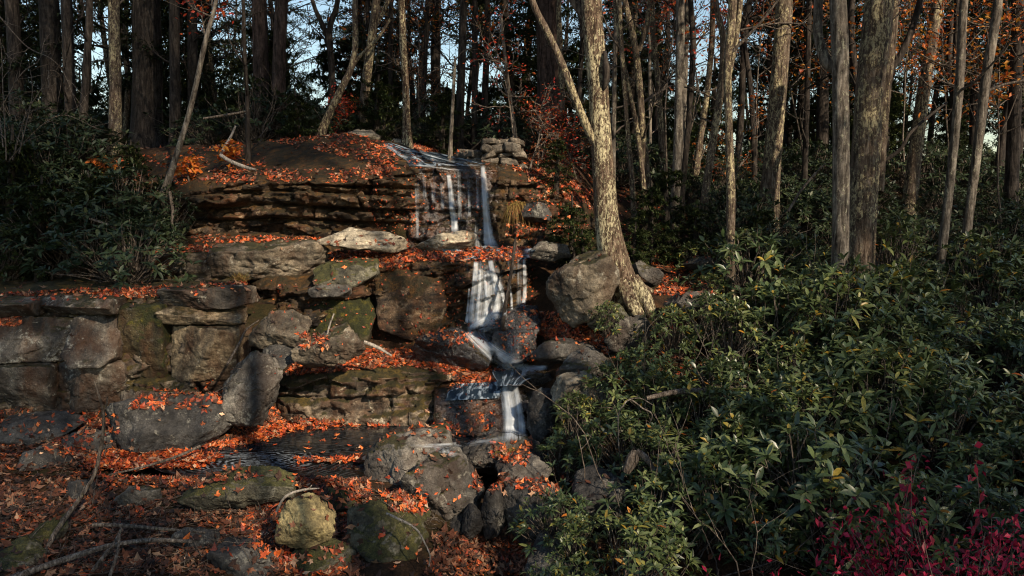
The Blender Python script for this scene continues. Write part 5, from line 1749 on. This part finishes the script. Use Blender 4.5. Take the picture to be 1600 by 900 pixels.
stick('driftwood_log', 'long grey driftwood log lying across the bottom left corner', [(15, 905, 6.5), (60, 888, 6.62), (120, 868, 6.8), (175, 852, 6.95), (235, 844, 7.05), (300, 846, 7.1)], [12, 11, 11, 9, 8, 6], 'twig_grey', 'log', amp=.3)
stick('fallen_stick', 'brown broken stick lying along the litter behind the driftwood log', [(145, 820, 7.35), (190, 821, 7.35), (250, 826, 7.3), (320, 832, 7.25)], [6, 6, 5, 3], 'twig', amp=.3)
stick('bent_stick', 'tall bare bent stick rising from the litter on the left', [(58, 890, 7.0), (85, 835, 7.25), (120, 785, 7.5), (146, 745, 7.6), (156, 705, 7.6), (162, 660, 7.55), (158, 630, 7.5), (147, 595, 7.45)], [8, 8, 7, 6, 6, 5, 4, 2], 'twig', 'branch', amp=.3,
      side=[([(160, 650, 7.55), (166, 635, 7.5), (168, 620, 7.45)], [4, 3, 2])])
stick('fallen_stick', 'thin brown stick crossing under the driftwood log', [(140, 900, 6.7), (160, 872, 6.8), (178, 850, 6.95), (190, 825, 7.2)], [8, 7, 6, 4])
stick('fallen_stick', 'slender upright stick next to the crossing brown one', [(170, 905, 6.55), (183, 865, 6.7), (188, 830, 6.85)], [6, 5, 3])
stick('white_twig', 'bleached white forked twig beside the yellow boulder', [(432, 800, 7.5), (440, 783, 7.55), (452, 772, 7.6), (475, 765, 7.65), (499, 763, 7.7)], [4, 4, 4, 4, 2], 'twig_pale', side=[([(475, 767, 7.65), (484, 762, 7.66), (487, 758, 7.66)], [3, 2, 2])])
stick('leaning_stick', 'dark stick leaning upright in the middle waterfall', [(783, 520, 11.45), (789, 480, 11.6), (798, 430, 11.85), (804, 385, 12.0), (806, 370, 12.0)], [6, 6, 5, 5, 3], 'bark_dark')
stick('bare_twig', 'short pale twig standing on the wide wedge-shaped boulder', [(511, 523, 10.5), (516, 505, 10.5), (522, 490, 10.5)], [3, 3, 2], 'twig_pale')
stick('fallen_stick', 'grey stick lying beside the wide wedge-shaped boulder', [(568, 534, 10.7), (590, 543, 10.75), (612, 556, 10.7)], [6, 6, 3], 'twig_pale')
stick('fallen_stick', 'pale curved twig draped over the massive dark olive boulder', [(604, 802, 6.95), (625, 812, 6.9), (650, 826, 6.85), (662, 845, 6.8), (672, 868, 6.8), (670, 885, 6.8)], [4, 4, 3, 3, 2, 2], 'twig_pale')
stick('fallen_stick', 'long thin stem lying across the leaf bank before the pool', [(170, 742, 8.65), (230, 728, 8.85), (280, 712, 9.1), (312, 697, 9.35)], [3, 4, 5, 4])
stick('fallen_stick', 'crooked pale branch on the slope left of the brown sapling', [(345, 243, 14.2), (352, 228, 14.3), (360, 215, 14.4), (368, 197, 14.5)], [5, 5, 4, 3], 'twig_pale')
stick('root', 'bare root trailing down from the brown sapling', [(345, 243, 14.1), (360, 252, 13.9), (385, 262, 13.8), (400, 265, 13.7)], [6, 6, 6, 3], 'twig_pale', 'root')
stick('hanging_root', 'root hanging down under the bush at the left end of the upper cliff', [(265, 300, 13.4), (270, 330, 13.3), (269, 350, 13.2), (276, 372, 13.1)], [5, 5, 4, 2], 'twig', 'root')
stick('hanging_twig', 'bare twig hanging over the brown square-cut ledge', [(140, 342, 12.1), (170, 352, 12.1), (188, 368, 12.1), (195, 395, 12.0), (210, 420, 12.0)], [4, 4, 4, 3, 2])
stick('fallen_stick', 'leaning thin stem against the right end of the grey cliff', [(355, 570, 10.3), (372, 540, 10.6), (385, 515, 10.8), (405, 500, 10.9)], [4, 4, 3, 2])
stick('dead_branch', 'dead branch sagging across the shade right of the thick rough-barked trunk', [(1375, 255, 13), (1405, 235, 13), (1425, 205, 13), (1460, 175, 13.2), (1480, 160, 13.4)], [6, 6, 5, 4, 3], 'bark_dark')
stick('dead_branch', 'bare stem slanting up from the thicket left of the pale trunk', [(1232, 330, 11.8), (1250, 300, 11.8), (1275, 270, 11.8), (1290, 255, 11.8)], [4, 4, 3, 2], 'twig')
stick('arching_twig', 'grey twig arching over the laurels right of the pool', [(969, 722, 8.2), (966, 680, 8.2), (967, 645, 8.2), (974, 634, 8.25), (984, 624, 8.3), (1004, 638, 8.4), (1019, 648, 8.45), (1010, 672, 8.5)], [1.6, 2, 2.2, 2.4, 2.6, 2.8, 2.4, 1.6], 'twig_grey', amp=.4, side=[([(984, 624, 8.3), (1000, 622, 8.3), (1022, 634, 8.25)], [1.8, 1.5, 1])])
stick('fallen_log', 'weathered log lying half buried in the laurel thicket', [(1010, 622, 8.6), (1060, 612, 8.7), (1120, 610, 8.8), (1165, 604, 8.9)], [7, 9, 9, 6], 'twig')
st = stick('rotten_stump', 'small broken rotten stump among the laurels', [(978, 738, 7.7), (990, 715, 7.7), (992, 702, 7.7)], [14, 22, 10], 'twig', 'stump', side=[([(995, 705, 7.7), (1010, 716, 7.65), (1022, 735, 7.6)], [12, 12, 6])])
stick('dead_branch', 'fallen pole leaning by the short-based trunks at the upper left', [(318, 185, 15.6), (345, 181, 15.6), (375, 176, 15.6), (385, 174, 15.6)], [3, 4, 4, 3], 'twig')

# dead stems poking out of the thicket
a = Acc()
for i in range(70):
    y2 = rl.uniform(5.5, 12.5)
    x = rl.uniform(thicket_edge(y2) - .1, .62 * y2)
    p = drop(x, y2, 7)[0]
    q = twig_path(rl, p, (rl.normal() * .4, rl.normal() * .4, 1), rl.uniform(.8, 1.7), 8, .16, .02)
    a.tube(q, np.linspace(.0075, .002, len(q)), 5)
    for t in range(2):
        j = int(rl.integers(3, 7))
        q2 = twig_path(rl, q[j], (q[j] - q[j - 1]) * 8 + rl.normal(size=3) * .7, rl.uniform(.2, .5), 4, .2, .02)
        a.tube(q2, np.linspace(.004, .0015, len(q2)), 4)
tag(link('dead_stems', a.mesh('dead_stems', M['twig'])), kind='stuff')

# bare shrub with whippy twigs, upper left
r = empty('bare_shrub', at(10, 260, 12.4), 'bare grey shrub with long arching twigs at the upper left edge', 'shrub')
r.location.z = drop(r.location.x, r.location.y, 9)[0][2]
a = Acc()
rb = np.random.default_rng(8)
o0 = np.array(r.location)
main_tw = [[(10, 250), (5, 150), (0, 60), (-20, 10)], [(-5, 20), (20, 50), (45, 75), (80, 92), (100, 115), (118, 160), (130, 195)], [(20, 250), (40, 180), (70, 130), (75, 110), (95, 120), (90, 165)], [(-20, 210), (30, 120), (60, 95), (70, 60)], [(15, 250), (60, 200), (100, 180), (150, 200), (170, 205)], [(5, 230), (-5, 130), (8, 90), (3, 60)], [(30, 240), (50, 150), (45, 95)]]
for pth in main_tw:
    P = np.array([at(x, y, 12.2 + .25 * math.sin(x)) for x, y in pth]) - o0
    q = resample(P, .06)
    a.tube(q, np.linspace(.011, .003, len(q)), 5)
    for t in range(7):
        j = rb.integers(2, len(q) - 1)
        dd = (q[j + 1 if j + 1 < len(q) else j] - q[j - 1])
        dd = dd / np.linalg.norm(dd) + rb.normal(size=3) * .6
        q2 = twig_path(rb, q[j], dd, rb.uniform(.25, .8), 6, .2, -.02)
        a.tube(q2, np.linspace(.005, .0015, len(q2)), 4)
tag(link('twig_spread', a.mesh('twig_spread', M['twig']), r), kind='stuff')


def tuft(label, px, py, n, L, hang, seed, up=.6):
    h = hit(px, py)
    rng = np.random.default_rng(seed)
    r = empty('grass_tuft', h[0], label, 'grass tuft')
    Vs, Q, m = [], [], 0
    for i in range(n):
        d = rng.normal(size=3) * [.7, .5, .3] + np.array([0, -.5, up])
        d /= np.linalg.norm(d)
        l = L * rng.uniform(.6, 1.2)
        p0 = rng.normal(size=3) * [.06, .04, .02]
        s = np.cross(d, rng.normal(size=3))
        s /= np.linalg.norm(s)
        t = np.array([0, .35, .7, 1])[:, None]
        c = p0 + d * l * t + np.array([0, -.12, -hang]) * l * t ** 2
        w = .004 * np.array([1, .9, .6, .1])[:, None]
        Vs.append(np.stack([c - s * w, c + s * w], 1).reshape(-1, 3))
        for k in range(3):
            Q.append((m + 2 * k, m + 2 * k + 1, m + 2 * k + 3, m + 2 * k + 2))
        m += 8
    link('blades', mesh_from('blades', np.vstack(Vs), [np.array(Q)], M['straw']), r)


tuft('dry straw tuft hanging from the rock right of the upper waterfall', 808, 318, 220, .38, 1.6, 1, .35)
tuft('small yellow-green grass tuft growing at the end of the grey slab ledge', 376, 438, 120, .16, .3, 2, 1)
tuft('straw-coloured grass tuft on the flat slab beside the pool outlet', 800, 706, 150, .18, 1.0, 3, .8)


# ------------------------------------------------------------------ water
pool_poly = [at(255, 726, 8.95), (-3.2, 8.55, 0), (-1.5, 8.6, 0), (-1.25, 9.05, 0), (.45, 9.15, 0), (.75, 10.0, 0), (.5, 10.9, 0), (-3.4, 11.4, 0), (-4.4, 10.2, 0), (-4.5, 9.3, 0)]
pv = np.array([(p[0], p[1], 0.0) for p in pool_poly])
pool = link('pool_water', mesh_from('pool_water', pv, [np.arange(len(pv))[None]], M['pool']))
tag(pool, kind='structure')


def water_grid(name, left, right, mat, parent=None, nu=12, nv=40, lift=.035, bulge=.0, smooth_it=4, depth=None, wob=.02):
    """water skin between a left and a right edge (pixel paths from top to bottom), lying on the rock behind it"""
    l, r_ = np.array(left, float), np.array(right, float)

    def rs(p):
        s = np.concatenate([[0], np.cumsum(np.linalg.norm(np.diff(p[:, :2], axis=0), axis=1))])
        u = np.linspace(0, s[-1], nv)
        return np.stack([np.interp(u, s, p[:, k]) for k in range(p.shape[1])], -1)
    l, r_ = rs(l), rs(r_)
    X = np.linspace(0, 1, nu)
    G = l[:, None] * (1 - X[None, :, None]) + r_[:, None] * X[None, :, None]
    Y = np.zeros((nv, nu))
    for i in range(nv):
        for j in range(nu):
            if G.shape[2] > 2:
                Y[i, j] = G[i, j, 2]
            else:
                h = hit(G[i, j, 0], G[i, j, 1])
                Y[i, j] = h[0][1] if h else 12
    for _ in range(smooth_it):
        Yp = np.pad(Y, 1, mode='edge')
        sm = (Yp[:-2, 1:-1] + Yp[2:, 1:-1] + Yp[1:-1, :-2] + Yp[1:-1, 2:]) / 4
        Y = np.minimum(.5 * Y + .5 * sm, Y)
    Y = Y - lift - bulge * (4 * X * (1 - X))[None]
    Y = Y - wob * vnoise(np.stack([G[:, :, 0].ravel() * .15, G[:, :, 1].ravel() * .02, Y.ravel() * 0], -1), 5).reshape(nv, nu)
    V = np.array([[at(G[i, j, 0], G[i, j, 1], Y[i, j]) for j in range(nu)] for i in range(nv)]).reshape(-1, 3)
    UV = np.stack(np.meshgrid(np.linspace(0, 1, nv), X, indexing='ij')[::-1], -1).reshape(-1, 2)
    F = grid_faces(nv, nu)
    o = link(name, mesh_from(name, V, F, M[mat], True, uv=UV))
    if parent is not None:
        o.parent = parent
        o.matrix_parent_inverse = Matrix.Translation(-Vector(parent.location))
    return o


def strand(name, path, mat, parent, **kw):
    """path (px, py, width[, y]); the ribbon is as wide as given across its own direction"""
    p = np.array(path, float)
    t = np.gradient(p[:, :2], axis=0)
    t /= np.linalg.norm(t, axis=1)[:, None]
    nrm = np.stack([t[:, 1], -t[:, 0]], -1)
    L, R = p.copy(), p.copy()
    L[:, :2] -= nrm * p[:, 2:3] / 2
    R[:, :2] += nrm * p[:, 2:3] / 2
    keep = [0, 1] + ([3] if p.shape[1] > 3 else [])
    kw.setdefault('nu', 7)
    return water_grid(name, L[:, keep], R[:, keep], mat, parent, **kw)


w1 = empty('waterfall', at(720, 390, 13.5), 'upper waterfall of two thin white strands over a wet black face', 'waterfall')
strand('water_strand', [(701, 272, 9), (704, 300, 10), (706, 325, 12), (710, 345, 13), (711, 366, 15)], 'fall', w1, bulge=.03)
strand('water_strand', [(754, 258, 9), (756, 280, 12), (758, 310, 14), (760, 340, 15), (763, 365, 19), (768, 391, 30)], 'fall', w1, bulge=.04)
strand('water_strand', [(745, 345, 6), (744, 365, 8), (747, 389, 12)], 'veil', w1)
strand('water_strand', [(676, 285, 12), (677, 300, 9), (677, 318, 6)], 'veil', w1)
strand('water_strand', [(651, 285, 8), (652, 330, 8), (653, 375, 6)], 'veil', w1)
water_grid('water_film', [(642, 256), (648, 300), (655, 345), (660, 380)], [(760, 262), (762, 300), (764, 345), (766, 388)], 'thin', w1, nu=24, nv=30, lift=.02)
for x, y0, y1, w in ((662, 270, 310, 6), (690, 285, 330, 6), (717, 266, 345, 7), (732, 280, 340, 5), (745, 264, 330, 6)):
    strand('water_thread', [(x, y0, w), (x + 1, (y0 + y1) / 2, w), (x + 2, y1, w * 1.4)], 'veil', w1, nv=24, lift=.03)
for pth in ([(597, 226, 5), (612, 232, 7), (628, 243, 8), (644, 248, 4)], [(640, 247, 4), (665, 243, 5), (690, 246, 5), (720, 249, 3)], [(640, 257, 3), (670, 260, 4), (700, 264, 4), (730, 266, 3)], [(670, 252, 3), (700, 258, 3), (738, 258, 4), (757, 258, 4)], [(604, 228, 4), (622, 240, 5), (640, 250, 4)]):
    strand('water_riffle', pth, 'foam', w1, nv=30, nu=5, lift=.05, wob=.0)
strand('water_foam', [(735, 388, 6), (765, 388, 10), (795, 390, 5)], 'foam', w1, nv=24, nu=5, lift=.05)
w2 = empty('waterfall', at(765, 510, 11.9), 'middle waterfall spreading as a white veil over the mossy wall', 'waterfall')
water_grid('water_veil', [(715, 402), (716, 418), (718, 436)], [(826, 402), (826, 420), (824, 440)], 'film', w2, nu=20, nv=16, lift=.03)
water_grid('water_veil', [(738, 412), (736, 435), (732, 465), (728, 508)], [(780, 412), (790, 440), (796, 470), (790, 498)], 'silk', w2, nu=16, nv=40, lift=.04)
for pth in ([(744, 408, 10), (742, 440, 12), (738, 470, 11), (735, 506, 13)], [(750, 420, 7), (750, 450, 9), (747, 480, 9), (744, 508, 11)], [(766, 406, 11), (771, 435, 12), (778, 462, 12), (776, 485, 14), (768, 500, 16)],
            [(771, 425, 7), (783, 450, 9), (789, 475, 8), (788, 494, 9)], [(758, 428, 6), (760, 460, 8), (760, 490, 9), (756, 506, 10)], [(733, 450, 4), (731, 480, 5), (729, 506, 7)], [(796, 440, 4), (799, 465, 5), (800, 485, 5)]):
    strand('water_strand', pth, 'fall', w2, bulge=.015, lift=.05, nv=36)
strand('water_strand', [(812, 404, 9), (812, 430, 10), (811, 460, 10), (812, 482, 14)], 'veil', w2, lift=.05)
strand('water_strand', [(819, 404, 7), (820, 430, 8), (820, 460, 8), (818, 480, 9)], 'fall', w2, lift=.05)
w3 = empty('cascade', at(765, 545, 11.3), 'narrow white chute running down between the two wet boulders', 'cascade')
strand('water_strand', [(752, 512, 20), (752, 526, 16), (764, 540, 14), (782, 553, 14), (802, 566, 20)], 'curtain', w3, nu=7, nv=50, lift=.07)
strand('water_strand', [(728, 510, 12), (732, 522, 12), (745, 535, 12), (760, 550, 10), (776, 566, 14)], 'curtain', w3, nu=7, nv=50, lift=.07)
strand('water_veil', [(770, 497, 46), (745, 509, 32), (738, 522, 30), (756, 538, 32), (778, 554, 34), (802, 570, 42)], 'silk', w3, nu=9, nv=60, lift=.055)
strand('water_chute', [(772, 496, 26), (752, 504, 18), (738, 511, 14), (738, 522, 15), (754, 536, 16), (774, 551, 18), (793, 563, 22), (818, 572, 16)], 'fall', w3, nu=9, nv=60, lift=.06)
strand('water_riffle', [(775, 562, 10), (800, 571, 16), (830, 576, 14), (856, 574, 8)], 'fall', w3, nv=24, nu=6, lift=.05)
strand('water_riffle', [(822, 574, 18), (806, 588, 26), (797, 602, 30), (796, 618, 32)], 'fall', w3, nv=30, nu=7, lift=.06)
strand('water_strand', [(800, 522, 22), (803, 545, 26), (804, 566, 30)], 'veil', w3)
w4 = empty('cascade', at(800, 680, 10.4), 'lowest white cascade dropping into the leaf-covered pool', 'cascade')
water_grid('water_sheet', [(776, 604), (778, 622), (781, 645), (783, 668), (780, 690)], [(812, 606), (816, 625), (820, 645), (821, 668), (824, 688)], 'curtain', w4, nu=12, nv=34, lift=.05, bulge=.06)
water_grid('water_sheet', [(781, 610), (784, 640), (786, 680)], [(806, 610), (814, 640), (816, 682)], 'fall', w4, nu=10, nv=24, lift=.09, bulge=.06)


strand('water_strand', [(790, 602, 12), (793, 625, 13), (797, 650, 14), (799, 686, 20)], 'fall', w4, lift=.1, nv=34)
strand('water_strand', [(805, 602, 10), (810, 625, 12), (814, 650, 13), (817, 684, 18)], 'fall', w4, nv=34, lift=.11, bulge=.03)
strand('water_foam', [(640, 697, 6), (700, 696, 10), (750, 690, 13), (790, 684, 18), (822, 682, 14)], 'foam', w4, nv=50, nu=7, lift=.03, wob=.0)
strand('water_foam', [(676, 700, 8), (700, 706, 14), (716, 712, 12)], 'foam', w4, nv=24, nu=6, lift=.03, wob=.0)


def ledge_water(name, left, right, **kw):
    o = water_grid(name, left, right, 'flow', None, **kw)
    return tag(o, kind='structure')


ledge_water('stream_water', [(597, 225), (612, 236), (634, 250), (640, 260)], [(612, 223), (640, 232), (690, 240), (762, 256)], nu=20, nv=16, lift=.03)
ledge_water('stream_water', [(690, 390), (700, 400), (714, 404)], [(838, 388), (832, 398), (828, 405)], nu=24, nv=8, lift=.05)
def level(px, py, z):
    r = ray(px, py)
    return (px, py, (z - CAM_Z) / r[2] * r[1])


zl = .71
ledge_water('stream_water', [level(*q, zl) for q in ((776, 564), (766, 572), (770, 585), (776, 594))] + [level(778, 603, .66)], [level(*q, zl) for q in ((830, 562), (858, 570), (852, 584), (822, 594))] + [level(813, 603, .66)], nu=16, nv=20, lift=0, wob=0, smooth_it=0)
ledge_water('stream_water', [(712, 600), (700, 612), (696, 626)], [(780, 596), (784, 605), (780, 622)], nu=14, nv=8, lift=.04)

# ------------------------------------------------------------------ unseen trees added outside the view to shade and dapple the banks
def shade_tree(seed, leaf='brown_leaf', zc=11.0, R=2.6, hh=2.6, nclump=620, per=9):
    rng = np.random.default_rng(seed)
    root = empty('tall_tree', (0, 0, 0), '', 'tree', 'added shade trees outside the view')  # added shade caster, never in view
    tz = np.linspace(-.3, zc + hh, 22)
    path = np.stack([.2 * np.sin(tz * .4 + seed), .2 * np.cos(tz * .33) - .2, tz], -1)
    a = Acc()
    a.tube(path, np.linspace(.13, .02, 22), 12, bump=bark_bump(seed, .08))
    link('trunk', a.mesh('trunk', M['bark_dark']), root)
    b, ends = Acc(), []
    C = []
    for i in range(40):
        i0 = int(np.searchsorted(tz, rng.uniform(zc - hh, zc + hh * .8)))
        az = rng.uniform(0, 6.28)
        q = twig_path(rng, path[min(i0, 21)], (math.cos(az), math.sin(az), rng.uniform(0, .6)), R * rng.uniform(.6, 1.1), 7, .18, .04)
        b.tube(q, np.linspace(.035, .006, len(q)), 5)
        for c in range(nclump // 40):
            j = rng.integers(2, len(q))
            C.append(q[j] + rng.normal(size=3) * .33)
    tag(link('twig_spread', b.mesh('twig_spread', M['bark_dark']), root), kind='stuff')
    V, T = leaf_blades(rng, np.array(C), .13, per, .16)
    link('crown', mesh_from('crown', V, [T], M[leaf], False), root)
    return root


SUN_EL, SUN_AZ = math.radians(33), math.atan2(-.8, .6)     # from behind the camera, on the right
sd = np.array([math.cos(SUN_EL) * math.cos(SUN_AZ), math.cos(SUN_EL) * math.sin(SUN_AZ), math.sin(SUN_EL)])
SH = Pool([shade_tree(1), shade_tree(2, 'orange_leaf', nclump=480), shade_tree(3, nclump=760), shade_tree(4, 'orange_leaf', nclump=200, per=6)])
for n_, (tx, ty, tz, s, *kind) in enumerate(SHADE):
    zs = s
    while True:
        zc = 11 * zs
        k = (zc - tz) / sd[2]
        bx_, by_ = tx + sd[0] * k, ty + sd[1] * k
        if by_ < -.6 or abs(bx_) > .72 * by_ + 1.6:      # rooted well outside the view
            break
        zs += .05
    SH.put((tx + sd[0] * k, ty + sd[1] * k, -.3), rl.uniform(0, 6.28), (s, s, zs), 'added thin-crowned tree outside the view that dapples the sunlight' if kind else 'added broad-crowned tree outside the view that shades the banks', 'added thin-crowned shade trees outside the view' if kind else 'added shade trees outside the view', k=3 if kind else n_ % 3)
# ------------------------------------------------------------------ light
SUN_EL, SUN_AZ = math.radians(33), math.atan2(-.8, .6)     # from behind the camera, on the right
sd = np.array([math.cos(SUN_EL) * math.cos(SUN_AZ), math.cos(SUN_EL) * math.sin(SUN_AZ), math.sin(SUN_EL)])
sun_data = bpy.data.lights.new('sun', 'SUN')
sun_data.energy = SUN
sun_data.angle = math.radians(1.1)
sun_data.color = (1.0, .83, .62)
sun = bpy.data.objects.new('sun', sun_data)
sun.rotation_euler = Vector(sd).to_track_quat('Z', 'Y').to_euler()
sun.location = tuple(sd * 60)
COL.objects.link(sun)
world = bpy.data.worlds.new('World')
scene.world = world
world.use_nodes = True
wt = world.node_tree
bg = wt.nodes['Background']
sky = wt.nodes.new('ShaderNodeTexSky')
sky.sky_type = 'NISHITA'
sky.sun_disc = False
sky.sun_elevation = SUN_EL
sky.sun_rotation = math.atan2(sd[0], sd[1])
sky.air_density = 1.4
sky.dust_density = 0.2
sky.ozone_density = 1.5
wt.links.new(sky.outputs[0], bg.inputs[0])
bg.inputs[1].default_value = SKY
scene.view_settings.view_transform = 'Standard'
scene.view_settings.look = 'None'
scene.view_settings.exposure = EXPOSURE
scene.view_settings.gamma = 1
scene.view_settings.use_curve_mapping = False
scene.cycles.max_bounces = 6
scene.cycles.diffuse_bounces = 3
scene.cycles.glossy_bounces = 3
scene.cycles.transparent_max_bounces = 12
scene.cycles.use_denoising = True
scene.cycles.denoising_prefilter = 'ACCURATE'
scene.cycles.filter_width = 1.1
scene.cycles.pixel_filter_type = 'BLACKMAN_HARRIS'
